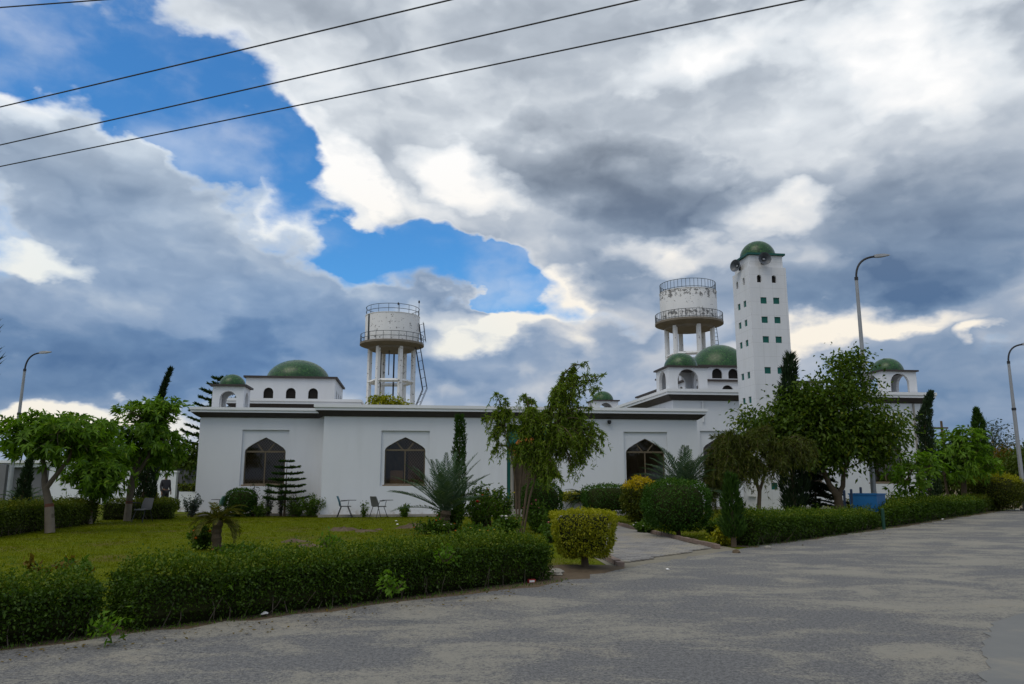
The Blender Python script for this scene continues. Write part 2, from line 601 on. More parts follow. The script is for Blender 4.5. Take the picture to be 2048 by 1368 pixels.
def tinted_glass():
    m = bpy.data.materials.new('bronze_tinted_glass')
    m.use_nodes = True
    t = m.node_tree
    t.nodes.clear()
    g = NG(t)
    tr = g.n('ShaderNodeBsdfTransparent')
    tr.inputs[0].default_value = (0.40, 0.33, 0.24, 1)
    gl = g.n('ShaderNodeBsdfGlossy')
    gl.inputs['Roughness'].default_value = 0.03
    df = g.n('ShaderNodeBsdfDiffuse')
    dust = g.noise(obj_co(g), 6, 6, 0.65)
    g.put(df.inputs[0], (0.10, 0.075, 0.045, 1))
    fr = g.n('ShaderNodeFresnel')
    fr.inputs[0].default_value = 1.5
    m1 = g.n('ShaderNodeMixShader')
    g.put(m1.inputs[0], g.step(dust, 0.3, 0.8, 0.04, 0.24))
    t.links.new(tr.outputs[0], m1.inputs[1])
    t.links.new(df.outputs[0], m1.inputs[2])
    m2 = g.n('ShaderNodeMixShader')
    t.links.new(fr.outputs[0], m2.inputs[0])
    t.links.new(m1.outputs[0], m2.inputs[1])
    t.links.new(gl.outputs[0], m2.inputs[2])
    o = g.n('ShaderNodeOutputMaterial')
    t.links.new(m2.outputs[0], o.inputs[0])
    return m


M['glass'] = tinted_glass()


def ground_mats():
    # dusty asphalt
    m, g, b = material('sand_strewn_asphalt', 0.85, 0.2)
    co = world_co(g)
    rot = g.n('ShaderNodeMapping')
    rot.inputs['Rotation'].default_value = (0, 0, math.radians(-4))
    rot.inputs['Scale'].default_value = (0.62, 1.0, 1.0)
    g.put(rot.inputs['Vector'], co)
    p = rot.outputs[0]
    n1 = g.noise(p, 1.15, 9, 0.66, 0.6)
    n2 = g.noise(p, 0.33, 4, 0.55, 0.3)
    n3 = g.noise(co, 55, 4, 0.7)
    n4 = g.noise(co, 9, 6, 0.72)
    sand = g.m('ADD', g.m('MULTIPLY', n1, 0.6), g.m('MULTIPLY', n2, 0.4))
    sand = g.m('MULTIPLY_ADD', g.m('SUBTRACT', n3, 0.5), 0.26, sand)
    sand = g.m('MULTIPLY_ADD', g.m('SUBTRACT', n4, 0.5), 0.20, sand)
    n5 = g.noise(co, 24, 3, 0.75)
    sand = g.m('MULTIPLY_ADD', g.m('SUBTRACT', n5, 0.5), 0.22, sand)
    f = g.step(sand, 0.45, 0.58)
    asp = g.mix(g.step(g.m('MULTIPLY_ADD', n5, 0.5, g.m('MULTIPLY', n3, 0.5)), 0.34, 0.66), (0.062, 0.062, 0.064, 1), (0.215, 0.212, 0.208, 1))
    snd = g.mix(n4, (0.245, 0.230, 0.190, 1), (0.325, 0.300, 0.242, 1))
    snd = g.mix(g.step(g.noise(p, 0.8, 3), 0.55, 0.7, 0.0, 0.6), snd, (0.34, 0.30, 0.225, 1))
    c = g.mix(g.m('MULTIPLY_ADD', f, 0.80, 0.06), asp, snd)
    g.put(b.inputs['Base Color'], c)
    bump(g, b, n3, 0.9, 0.014)
    M['road'] = m
    # concrete slab
    m, g, b = material('old_concrete_slab', 0.85, 0.2)
    co = world_co(g)
    c = g.mix(g.noise(co, 1.2, 7, 0.6), (0.13, 0.133, 0.13, 1), (0.215, 0.212, 0.195, 1))
    c = g.mix(g.step(g.noise(co, 0.7, 6, 0.6), 0.52, 0.68, 0, 0.8), c, (0.26, 0.24, 0.195, 1))
    g.put(b.inputs['Base Color'], c)
    bump(g, b, g.noise(co, 40, 4, 0.6), 0.3, 0.008)
    M['slab'] = m
    # lawn soil and turf
    m, g, b = material('mown_turf', 0.95, 0.05)
    co = world_co(g)
    n1 = g.noise(co, 0.55, 6, 0.62)
    n2 = g.noise(co, 5.0, 6, 0.7)
    c = g.ramp(n2, [(0.2, (0.050, 0.068, 0.003)), (0.5, (0.095, 0.115, 0.004)), (0.8, (0.135, 0.138, 0.006))])
    c = g.mix(g.step(n1, 0.50, 0.68, 0.0, 0.75), c, (0.105, 0.082, 0.028, 1))
    c = g.mix(g.step(g.noise(co, 1.7, 5, 0.65), 0.50, 0.66, 0.0, 0.7), c, (0.040, 0.070, 0.004, 1))
    g.put(b.inputs['Base Color'], c)
    bump(g, b, n2, 0.6, 0.03)
    M['turf'] = m
    # far ground
    m, g, b = material('dry_plain', 0.95, 0.05)
    co = world_co(g)
    n1 = g.noise(co, 0.12, 6, 0.6)
    n2 = g.noise(co, 2.0, 6, 0.7)
    c = g.mix(n2, (0.20, 0.155, 0.10, 1), (0.30, 0.24, 0.16, 1))
    c = g.mix(g.step(n1, 0.50, 0.58), c, (0.075, 0.095, 0.018, 1))
    g.put(b.inputs['Base Color'], c)
    bump(g, b, n2, 0.5, 0.05)
    M['plain'] = m
    # pavers
    m, g, b = material('grey_paving_brick', 0.9, 0.1)
    co = world_co(g)
    rnd = g.n('ShaderNodeObjectInfo').outputs['Random']
    n = g.noise(co, 3.0, 6, 0.6)
    c = g.mix(g.m('ADD', g.m('MULTIPLY', n, 0.55), g.m('MULTIPLY', rnd, 0.5)), (0.13, 0.125, 0.125, 1), (0.30, 0.285, 0.26, 1))
    c = g.mix(g.step(g.noise(co, 0.7, 5, 0.6), 0.48, 0.62, 0, 0.7), c, (0.31, 0.28, 0.22, 1))
    g.put(b.inputs['Base Color'], c)
    bump(g, b, g.noise(co, 50, 3), 0.3, 0.006)
    M['paver'] = m


ground_mats()

# foliage kinds
F = {}
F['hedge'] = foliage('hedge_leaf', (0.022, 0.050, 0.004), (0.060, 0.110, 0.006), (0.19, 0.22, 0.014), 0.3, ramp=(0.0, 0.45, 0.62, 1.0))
F['hedge2'] = foliage('far_hedge_leaf', (0.034, 0.058, 0.004), (0.084, 0.117, 0.008), (0.20, 0.19, 0.015), 0.3, ramp=(0.0, 0.45, 0.62, 1.0))
F['lime'] = foliage('lime_bush_leaf', (0.113, 0.146, 0.007), (0.310, 0.293, 0.010), (0.424, 0.339, 0.017), 0.35)
F['gold'] = foliage('golden_bush_leaf', (0.168, 0.146, 0.007), (0.540, 0.378, 0.011), (0.644, 0.463, 0.032), 0.35)
F['goldgreen'] = foliage('gold_flecked_leaf', (0.034, 0.058, 0.003), (0.112, 0.117, 0.007), (0.448, 0.318, 0.017), 0.3)
F['ball'] = foliage('clipped_ball_leaf', (0.014, 0.045, 0.005), (0.040, 0.100, 0.007), (0.10, 0.17, 0.012), 0.25, ramp=(0.0, 0.5, 0.7, 1.0))
F['whorl'] = foliage('whorled_leaf', (0.054, 0.124, 0.008), (0.131, 0.241, 0.013), (0.232, 0.293, 0.024), 0.4)
F['broad'] = foliage('broad_leaf', (0.033, 0.070, 0.008), (0.082, 0.133, 0.010), (0.208, 0.225, 0.015), 0.35)
F['cypress'] = foliage('cypress_spray', (0.013, 0.026, 0.013), (0.031, 0.055, 0.023), (0.065, 0.078, 0.039), 0.15)
F['conifer'] = foliage('conifer_needle', (0.016, 0.042, 0.007), (0.039, 0.085, 0.010), (0.056, 0.106, 0.011), 0.2)
F['palm'] = foliage('date_palm_leaflet', (0.036, 0.072, 0.042), (0.090, 0.138, 0.084), (0.168, 0.192, 0.132), 0.2, 0.4)
F['palm_small'] = foliage('small_palm_leaflet', (0.050, 0.053, 0.006), (0.095, 0.095, 0.010), (0.190, 0.117, 0.017), 0.25)
F['sago'] = foliage('sago_leaflet', (0.008, 0.020, 0.008), (0.020, 0.040, 0.014), None, 0.15)
F['weep'] = foliage('weeping_bottlebrush_leaf', (0.072, 0.126, 0.010), (0.156, 0.228, 0.014), (0.288, 0.312, 0.024), 0.42)
F['casu'] = foliage('feathery_needle', (0.040, 0.058, 0.008), (0.090, 0.108, 0.014), (0.16, 0.13, 0.03), 0.3)
F['shrub'] = foliage('shrub_leaf', (0.034, 0.077, 0.007), (0.080, 0.146, 0.012), (0.161, 0.191, 0.020), 0.35)
F['greyshrub'] = foliage('grey_green_leaf', (0.035, 0.055, 0.045), (0.075, 0.10, 0.085), None, 0.3)
F['rust'] = foliage('rusty_leaf', (0.067, 0.053, 0.006), (0.146, 0.095, 0.011), None, 0.3)
F['far'] = foliage('distant_leaf', (0.034, 0.061, 0.007), (0.074, 0.108, 0.012), None, 0.3)
F['grass'] = foliage('grass_blade', (0.100, 0.122, 0.003), (0.167, 0.186, 0.003), (0.220, 0.190, 0.011), 0.45, 0.6, 0.006)
F['bright'] = foliage('bright_weed_leaf', (0.054, 0.127, 0.005), (0.107, 0.203, 0.010), None, 0.4)
F['twig'] = plain('hedge_twig_core', (0.030, 0.034, 0.012), 0.95, 0.05, 0.4, 12)
for nm, col in dict(petal_red=(0.55, 0.03, 0.015), petal_orange=(0.62, 0.16, 0.02), petal_pink=(0.60, 0.12, 0.22), petal_white=(0.80, 0.76, 0.72), petal_yellow=(0.65, 0.50, 0.05), petal_magenta=(0.52, 0.03, 0.20)).items():
    F[nm] = plain(nm, col, 0.7, 0.1, 0.15)


# ------------------------------------------------------------------ leaves and plants
def unit(a):
    return a / np.maximum(np.linalg.norm(a, axis=-1, keepdims=True), 1e-9)


def leaf_mesh(name, base, axis, L, W, mat, parent, nrm=None, bend=0.12, rnd=None, mid=0.45, **tags):
    """one folded diamond per leaf"""
    base = np.asarray(base, float)
    n = len(base)
    axis = unit(np.asarray(axis, float))
    L = np.broadcast_to(np.asarray(L, float), (n,))[:, None]
    W = np.broadcast_to(np.asarray(W, float), (n,))[:, None]
    if nrm is None:
        nrm = rng.normal(size=(n, 3))
    side = unit(np.cross(axis, nrm))
    up = np.cross(side, axis)
    c = base + axis * L * mid
    tip = base + axis * L - np.array([0, 0, 1.0]) * L * bend
    V = np.stack([base, c + side * W / 2 + up * W * 0.12, tip, c - side * W / 2 + up * W * 0.12], 1).reshape(-1, 3)
    me = bpy.data.meshes.new(name)
    me.vertices.add(4 * n)
    me.vertices.foreach_set('co', V.astype(np.float32).ravel())
    me.loops.add(4 * n)
    me.loops.foreach_set('vertex_index', np.arange(4 * n, dtype=np.int32))
    me.polygons.add(n)
    me.polygons.foreach_set('loop_start', np.arange(0, 4 * n, 4, dtype=np.int32))
    at_ = me.attributes.new('rnd', 'FLOAT', 'FACE')
    r = rng.random(n) if rnd is None else rnd
    at_.data.foreach_set('value', np.asarray(r, np.float32))
    me.update()
    me.validate()
    me.materials.append(mat)
    o = bpy.data.objects.new(name, me)
    COL.objects.link(o)
    o.parent = parent
    for k, v in tags.items():
        o[k] = v
    return o


def bez(a, b, c, n=6):
    a, b, c = Vector(a), Vector(b), Vector(c)
    return [a * (1 - t) ** 2 + b * 2 * t * (1 - t) + c * t * t for t in [i / (n - 1) for i in range(n)]]


def rand_dir(n):
    return unit(rng.normal(size=(n, 3)))


def whorl_leaves(tips, outward, k, L, W):
    """k long leaves round every twig tip"""
    n = len(tips)
    tips = np.repeat(tips, k, 0)
    out = np.repeat(unit(outward), k, 0)
    r = rng.normal(size=(n * k, 3))
    r = unit(r - out * np.sum(r * out, 1, keepdims=True))
    ax = unit(r + out * rng.uniform(0.1, 0.7, (n * k, 1)) + np.array([0, 0, -0.12]))
    return tips, ax, L * rng.uniform(0.7, 1.2, n * k), W * rng.uniform(0.8, 1.2, n * k), out + rng.normal(size=(n * k, 3)) * 0.35


def broad_tree(name, label, base, trunks, ells, nclump, style, leafmat, bark, group=None, white=None, limb_r=0.045, gaps=0.0):
    t = thing(name, label, 'tree', base, 0, group)
    base = Vector(base)
    tb = MB()
    for tr in trunks:
        tb.tube([p[:3] for p in tr], [p[3] for p in tr], 9)
    tb.build('trunk', bark, t, True)
    ells = np.array(ells, float)
    wts = ells[:, 6] / ells[:, 6].sum()
    idx = rng.choice(len(ells), nclump, p=wts)
    d = rand_dir(nclump)
    rad = rng.random((nclump, 1)) ** 0.42
    C = ells[idx, :3] + d * rad * ells[idx, 3:6]
    # primary limbs
    ng = max(4, nclump // 12)
    cen = C[rng.choice(nclump, ng, replace=False)]
    for _ in range(4):
        lab = np.argmin(((C[:, None] - cen[None]) ** 2).sum(-1), 1)
        for q in range(ng):
            if (lab == q).any():
                cen[q] = C[lab == q].mean(0)
    lm = MB()
    ends = [Vector(tr[-1][:3]) for tr in trunks]
    top_r = trunks[0][-1][3]
    for q in range(ng):
        tgt = Vector(cen[q])
        e = min(ends, key=lambda p: (p - tgt).length)
        midp = e.lerp(tgt, 0.5) + Vector((0, 0, 0.12 * (tgt - e).length)) + Vector(rng.normal(size=3) * 0.08)
        path = bez(e, midp, tgt, 6)
        lm.tube(path, [top_r * 0.75 * (1 - 0.75 * i / 5) + 0.006 for i in range(6)], 5, False)
        for ci in np.where(lab == q)[0]:
            s = path[rng.integers(3, 6)]
            cpt = Vector(C[ci])
            m2 = s.lerp(cpt, 0.5) + Vector(rng.normal(size=3) * 0.05)
            lm.tube(bez(s, m2, cpt, 4), [0.014, 0.010, 0.007, 0.004], 4, False)
    lm.build('branch', bark, t, True)
    cc = np.average(ells[:, :3], axis=0, weights=wts)
    outw = unit(C - cc + np.array([0, 0, 0.25]))
    if style['mode'] == 'whorl':
        k = style['tips']
        tips = np.repeat(C, k, 0) + rng.normal(size=(nclump * k, 3)) * np.array([1, 1, 0.55]) * style['spread']
        ow = np.repeat(outw, k, 0) + rng.normal(size=(nclump * k, 3)) * 0.5 + np.array([0, 0, 0.35])
        b, a, L, W, nr = whorl_leaves(tips, ow, style['k'], style['L'], style['W'])
        leaf_mesh('crown', b, a, L, W, leafmat, t, nr, 0.22)
    else:
        k = style['k']
        n = nclump * k
        b = np.repeat(C, k, 0) + rng.normal(size=(n, 3)) * np.array([1, 1, 0.8]) * style['spread']
        a = np.repeat(outw, k, 0) * 0.5 + rng.normal(size=(n, 3)) * 0.7 + np.array([0, 0, -style.get('droop', 0.25)])
        leaf_mesh('crown', b, a, style['L'] * rng.uniform(0.6, 1.25, n), style['W'] * rng.uniform(0.7, 1.2, n), leafmat, t,
                  np.array([0, 0, 1.0]) + rng.normal(size=(n, 3)) * 0.7, 0.15)
    if white:
        (p0, p1, r0, r1) = white
        w = MB().tube([p0, Vector(p0).lerp(Vector(p1), 0.5), p1], [r0, (r0 + r1) / 2, r1], 9)
        w.build('whitewashed_trunk', M['whitewash'], t, True)
        dv = (Vector(p1) - Vector(p0)).normalized()
        MB().tube([Vector(p1), Vector(p1) + dv * 0.09], [r1 * 1.02, r1 * 1.0], 9).build('red_band', M['redband'], t, True)
    return t


def cypress(name, label, base, h, r, n, mat, lean=(0, 0), tipbend=(0, 0), group=None, L=0.16, W=0.035, z0=0.05, shape=1.0, cat='tree'):
    t = thing(name, label, cat, base, 0, group)

    def axis_pt(s):
        s = np.asarray(s)
        k = np.clip((s - 0.72) / 0.28, 0, 1) ** 1.6
        return np.stack([lean[0] * s + tipbend[0] * k, lean[1] * s + tipbend[1] * k, h * s], -1)

    ss = [i / 9 for i in range(10)]
    MB().tube([Vector(axis_pt(s)) for s in ss], [r * 0.22 * (1 - 0.9 * s) + 0.006 for s in ss], 7).build('trunk', M['bark'], t, True)
    s = z0 + (1 - z0) * rng.random(n) ** 0.95
    prof = np.clip((s - z0) / 0.12, 0, 1) ** 0.6 * np.clip(1 - s, 0, 1) ** (0.55 * shape) * 1.1
    lump = 1 + 0.20 * np.sin(s * 31 + rng.random() * 6) * np.sin(s * 13)
    ang = rng.random(n) * 2 * math.pi
    lump = lump * (1 + 0.16 * np.sin(ang * 3 + s * 17))
    rr = r * prof * lump * (rng.random(n) ** 0.35)
    p = axis_pt(s * 0.985) + np.stack([np.cos(ang) * rr, np.sin(ang) * rr, rng.normal(size=n) * 0.03], -1)
    dirv = np.stack([np.cos(ang) * 0.45, np.sin(ang) * 0.45, np.ones(n)], -1) + rng.normal(size=(n, 3)) * 0.28
    tb = np.clip((s - 0.75) / 0.25, 0, 1)[:, None] * np.array([tipbend[0], tipbend[1], 0]) * 1.2
    leaf_mesh('crown', p, dirv + tb, L * rng.uniform(0.6, 1.2, n), W * rng.uniform(0.7, 1.3, n), mat, t, None, 0.0)
    return t


def tier_conifer(name, label, base, h, r, tiers, mat, group=None, start=0.12, dens=110, up=0.12, shape=0.75, cat='tree', jz=0.0):
    """Norfolk-pine habit: flat whorls of branches with needle sprays"""
    t = thing(name, label, cat, base, 0, group)
    tr = MB().tube([(0, 0, 0), (0.01, 0, h * 0.5), (0, 0, h)], [h * 0.018 + 0.01, h * 0.012, 0.006], 7)
    tr.build('trunk', M['bark'], t, True)
    br = MB()
    P, A = [], []
    for i in range(tiers):
        s = start + (0.97 - start) * i / (tiers - 1)
        z = h * s
        L = r * (1 - (s - start) / (1 - start)) ** shape + 0.06 * r
        nb = 6 if i < tiers - 1 else 5
        a0 = rng.random() * 6.28
        for k in range(nb):
            a = a0 + 2 * math.pi * k / nb + rng.normal() * 0.12
            z = h * s + rng.normal() * jz
            l2 = L * rng.uniform(0.85, 1.1)
            e = Vector((math.cos(a) * l2, math.sin(a) * l2, z + up * l2))
            mid = Vector((math.cos(a) * l2 * 0.5, math.sin(a) * l2 * 0.5, z - 0.04 * l2))
            path = bez((0, 0, z), mid, e, 5)
            br.tube(path, [0.012, 0.010, 0.008, 0.006, 0.003], 4, False)
            n = int(dens * l2 / r) + 14
            u = rng.random(n) ** 0.8
            pp = np.array([list(path[0] * (1 - q) ** 2 + mid * 2 * q * (1 - q) + e * q * q) for q in u])
            side = np.array([-math.sin(a), math.cos(a), 0])
            sg = rng.choice([-1, 1], n)[:, None]
            wid = (0.16 * l2 * (1 - u) + 0.05)[:, None]
            pp = pp + side * sg * rng.random((n, 1)) * wid
            dr = side * sg * 0.7 + np.array([math.cos(a), math.sin(a), 0.35]) + rng.normal(size=(n, 3)) * 0.3
            P.append(pp)
            A.append(dr)
    br.build('branch', M['bark'], t)
    P, A = np.concatenate(P), np.concatenate(A)
    leaf_mesh('crown', P, A, 0.115 * max(1, r * 0.8) * rng.uniform(0.7, 1.3, len(P)), 0.034 * max(1, r * 0.8), mat, t, None, 0.0)
    return t


def palm(name, label, base, trunk_h, trunk_r, fronds, flen, mat, droop=0.6, leaflet=0.28, lw=0.022, per=34, rise=(0.15, 1.35), seed=1, cat='palm', az=None, trunkmat=None):
    """every frond is a part of its own"""
    t = thing(name, label, cat, base)
    rs = np.random.default_rng(seed)
    tb = MB()
    zz = [trunk_h * i / 8 for i in range(9)]
    tb.tube([(0.02 * math.sin(i), 0.02 * math.cos(i * 1.3), z) for i, z in enumerate(zz)], [trunk_r * (1.15 if i % 2 else 0.95) for i in range(9)], 9)
    tb.build('trunk', trunkmat or M['bark'], t)
    for i in range(fronds):
        a = i * 2.39996 + rs.normal() * 0.15
        if az:
            a = az[0] + (az[1] - az[0]) * rs.random()
        f = (i + 0.5) / fronds
        el = rise[1] * (1 - f) + rise[0] * f + rs.normal() * 0.07
        l = flen * rs.uniform(0.82, 1.1)
        hx = np.array([math.cos(a), math.sin(a), 0.0])
        u = np.linspace(0, 1, 10)
        e2 = el - droop * u ** 1.4 * (1.25 - 0.35 * math.sin(el))
        st = l / 9
        pts = [np.array([0, 0, trunk_h - 0.03])]
        for q in range(1, 10):
            pts.append(pts[-1] + (hx * math.cos(e2[q]) + np.array([0, 0, math.sin(e2[q])])) * st)
        pts = np.array(pts)
        mb = MB().tube([Vector(p) for p in pts], [0.016 * (1 - 0.8 * q / 9) for q in range(10)], 4)
        side = np.array([-math.sin(a), math.cos(a), 0.0])
        rndv = []
        for q in range(per):
            uu = 0.16 + 0.84 * q / (per - 1)
            k = min(int(uu * 9), 8)
            fr = uu * 9 - k
            p = pts[k] * (1 - fr) + pts[k + 1] * fr
            tg = unit(pts[k + 1] - pts[k])
            up = np.cross(side, tg) * -1
            ll = leaflet * (math.sin(math.pi * min(1, 0.22 + 0.72 * uu))) * rs.uniform(0.85, 1.1)
            for sg in (-1, 1):
                dv = unit(side * sg * 0.85 + tg * (0.55 + 0.5 * uu) + up * 0.35 + rs.normal(size=3) * 0.07)
                tip = p + dv * ll - np.array([0, 0, ll * 0.12])
                w = unit(np.cross(dv, up)) * lw / 2
                c = p + dv * ll * 0.4
                mb.add([p, c + w, tip, c - w], [(0, 1, 2, 3)])
        o = mb.build('frond', mat, t)
        me = o.data
        at_ = me.attributes.new('rnd', 'FLOAT', 'FACE')
        at_.data.foreach_set('value', rs.random(len(me.polygons)).astype(np.float32))
    return t


def weeping(name, label, base, stems, arms, twigs, tl, leafL, leafW, per, mat, bark, seed=3, cat='tree'):
    """arching arms with hanging, leafy twigs; arms = list of (start, top, end)"""
    t = thing(name, label, cat, base)
    rs = np.random.default_rng(seed)
    sb = MB()
    for st in stems:
        sb.tube([p[:3] for p in st], [p[3] for p in st], 7)
    sb.build('trunk', bark, t, True)
    br = MB()
    P, A = [], []
    for (s, m_, e) in arms:
        path = bez(s, m_, e, 9)
        br.tube(path, [0.022 * (1 - 0.8 * i / 8) + 0.003 for i in range(9)], 5, False)
        for q in range(twigs):
            u = rs.uniform(0.25, 1.0)
            k = min(int(u * 8), 7)
            p = path[k].lerp(path[k + 1], u * 8 - k)
            l = tl * rs.uniform(0.35, 1.0)
            hv = rs.normal(size=2)
            hv = hv / np.linalg.norm(hv) * l * rs.uniform(0.2, 0.5)
            b1 = p + Vector((hv[0] * 0.7, hv[1] * 0.7, 0.16 * l))
            b2 = p + Vector((hv[0] * 1.3, hv[1] * 1.3, -0.85 * l))
            tw = bez(p, b1, b2, 6)
            br.tube(tw, [0.006, 0.005, 0.004, 0.003, 0.002, 0.0015], 3, False)
            n = int(per * (0.5 + 0.5 * l / tl))
            uu = rs.random(n)
            pp = np.array([list(p * (1 - x) ** 2 + b1 * 2 * x * (1 - x) + b2 * x * x) for x in uu])
            tg = np.array([list(((b1 - p) * (1 - x) + (b2 - b1) * x).normalized()) for x in uu])
            P.append(pp)
            A.append(tg * 0.6 + rs.normal(size=(n, 3)) * 0.5)
        # tuft at the arm's end
        n = per
        pp = np.array([list(path[7].lerp(path[8], x)) for x in rs.random(n)])
        P.append(pp)
        A.append(np.array(path[8] - path[7])[None] / max((path[8] - path[7]).length, 1e-6) * 0.6 + rs.normal(size=(n, 3)) * 0.6)
    br.build('branch', bark, t)
    P, A = np.concatenate(P), np.concatenate(A)
    leaf_mesh('crown', P, A, leafL * rng.uniform(0.6, 1.2, len(P)), leafW, mat, t, None, 0.1)
    return t


def surface_leaves(P, N, L, W, mat, parent, jitter, name='leaves', flat=0.6):
    n = len(P)
    # leaves on upward-facing surfaces take the lighter, yellower end of the ramp
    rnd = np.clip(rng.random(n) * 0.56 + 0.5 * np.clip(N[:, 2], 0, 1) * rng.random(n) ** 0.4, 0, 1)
    a = rng.normal(size=(n, 3)) * 0.8 + N * flat + np.array([0, 0, 0.25])
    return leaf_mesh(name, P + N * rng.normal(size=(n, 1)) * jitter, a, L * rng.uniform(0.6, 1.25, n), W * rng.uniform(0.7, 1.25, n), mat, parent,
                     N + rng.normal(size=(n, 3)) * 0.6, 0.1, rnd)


def hedge(name, label, path, width, height, dens, L, W, mat, group=None, rough=0.05, side=1):
    """clipped hedge along a ground path; 'path' is its front foot, it extends to the left of the path by 'width'"""
    c0 = Vector((path[0][0], path[0][1], 0))
    t = thing(name, label, 'hedge', c0, 0, group)
    pts = [Vector((p[0], p[1], 0)) - c0 for p in path]
    hs = [p[2] if len(p) > 2 else height for p in path]
    core = MB()
    rings = []
    ins = 0.07
    norms = []
    for i, p in enumerate(pts):
        d = (pts[min(i + 1, len(pts) - 1)] - pts[max(i - 1, 0)]).normalized()
        nb = Vector((-d.y, d.x, 0)) * side
        norms.append(nb)
        h = hs[i]
        rings.append([p + nb * (ins + 0.10), p + nb * ins + Vector((0, 0, 0.12)), p + nb * ins + Vector((0, 0, h - 0.12)), p + nb * (ins + 0.08) + Vector((0, 0, h - 0.05)),
                      p + nb * (width - ins - 0.08) + Vector((0, 0, h - 0.05)), p + nb * (width - ins) + Vector((0, 0, h - 0.12)), p + nb * (width - ins - 0.05)])
    core.loops([[tuple(q) for q in r] for r in rings])
    core.poly([tuple(q) for q in rings[0]])
    core.poly([tuple(q) for q in rings[-1][::-1]])
    core.build('twigs', F['twig'], t)
    P, N = [], []
    for i in range(len(pts) - 1):
        a, b = pts[i], pts[i + 1]
        ln = (b - a).length
        h0, h1 = hs[i], hs[i + 1]
        nb = np.array(norms[i])
        hm = (h0 + h1) / 2
        for face, area in (('front', ln * hm), ('top', ln * width * 1.25), ('back', ln * hm * 0.45)):
            n = int(area * dens)
            u = rng.random((n, 1))
            base = np.array(a) * (1 - u) + np.array(b) * u
            hh = h0 * (1 - u) + h1 * u
            sx = u * ln + i * 1.7
            w = 0.045 * np.sin(sx * 2.3 + i) + 0.035 * np.sin(sx * 5.7 + 2 * i) + 0.02 * np.sin(sx * 13.1)
            if face == 'front':
                z = rng.random((n, 1)) ** 0.62
                P.append(base + nb * (0.03 + w * 0.6 + 0.10 * (1 - z) ** 3) + np.array([0, 0, 1.0]) * (z * hh))
                N.append(np.tile(-nb, (n, 1)))
            elif face == 'top':
                s = rng.random((n, 1))
                P.append(base + nb * s * width + np.array([0, 0, 1.0]) * (hh + w * 0.7 - 0.10 * np.abs(2 * s - 1) ** 6 + np.abs(rng.normal(size=(n, 1))) * 0.025 + (rng.random((n, 1)) ** 14) * 0.16))
                N.append(np.tile(np.array([0, 0, 1.0]), (n, 1)))
            else:
                z = rng.random((n, 1))
                P.append(base + nb * width + np.array([0, 0, 1.0]) * (z * hh))
                N.append(np.tile(nb, (n, 1)))
    for i, sg in ((0, -1), (-1, 1)):
        nb = np.array(norms[i])
        d = np.array([nb[1], -nb[0], 0]) * side
        n = int(width * hs[i] * dens)
        P.append(np.array(pts[i]) + nb * rng.random((n, 1)) * width + np.array([0, 0, 1.0]) * rng.random((n, 1)) * hs[i] + d * sg * 0.02)
        N.append(np.tile(d * sg, (n, 1)))
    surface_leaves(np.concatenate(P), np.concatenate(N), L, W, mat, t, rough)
    # bare woody shoots at the foot
    sm_ = MB()
    for i in range(len(pts) - 1):
        a, b = pts[i], pts[i + 1]
        for _ in range(int((b - a).length * 6)):
            u = rng.random()
            q = a.lerp(b, u) + norms[i] * rng.uniform(0.02, 0.12)
            e = q + Vector((rng.normal() * 0.08, rng.normal() * 0.08, rng.uniform(0.14, 0.34))) - norms[i] * rng.uniform(0, 0.06)
            sm_.tube([q, q.lerp(e, 0.5) + Vector((rng.normal() * 0.02, rng.normal() * 0.02, 0)), e], [0.006, 0.005, 0.003], 3, False)
    sm_.build('shoots', M['bark_grey'], t, kind='stuff')
    return t


def topiary(name, label, base, rx, ry, rz, zc, n, L, W, mat, square=2.0, group=None, trunk=0.05, cat='bush', topmat=None, taper=0.0):
    """clipped bush: superellipsoid of leaves round a twiggy core on a short stem"""
    t = thing(name, label, cat, base, 0, group)
    core = MB()
    prof = []
    for i in range(9):
        ph = -math.pi / 2 + math.pi * i / 8
        cz, sz = math.cos(ph), math.sin(ph)
        prof.append((max(0.01, 0.86 * rx * abs(cz) ** (2 / square)), zc + 0.86 * rz * math.copysign(abs(sz) ** (2 / square), sz)))
    core.lathe(prof, 14)
    core.v = [(p[0] * (1 + taper * (p[2] - zc) / rz), p[1] * ry / rx * (1 + taper * (p[2] - zc) / rz), p[2]) for p in core.v]
    core.build('twigs', F['twig'], t, True)
    if trunk:
        MB().tube([(0.02, 0, 0), (0, 0.01, zc * 0.5), (0, 0, zc)], [trunk * 1.3, trunk, trunk], 7).build('stem', M['bark'], t, True)
    d = rand_dir(n)
    k = (np.abs(d[:, 0]) ** square + np.abs(d[:, 1]) ** square + np.abs(d[:, 2]) ** square) ** (-1 / square)
    lump = 1 + 0.05 * np.sin(d[:, :1] * 7 + 1) * np.sin(d[:, 1:2] * 6) + 0.04 * np.sin(d[:, 2:3] * 9 + d[:, :1] * 5)
    P = d * k[:, None] * np.array([rx, ry, rz]) * lump
    N = unit(d / np.array([rx, ry, rz]))
    P[:, :2] *= (1 + taper * P[:, 2:3] / rz)
    P[:, 2] += zc
    ok = P[:, 2] > 0.02
    P, N = P[ok], N[ok]
    if topmat is not None:
        sel = P[:, 2] > zc + rz * (0.42 + 0.25 * rng.random(len(P)))
        surface_leaves(P[~sel], N[~sel], L, W, mat, t, 0.045 * rx)
        surface_leaves(P[sel], N[sel], L, W, topmat, t, 0.05 * rx, 'new_growth')
    else:
        surface_leaves(P, N, L, W, mat, t, 0.045 * rx)
    return t


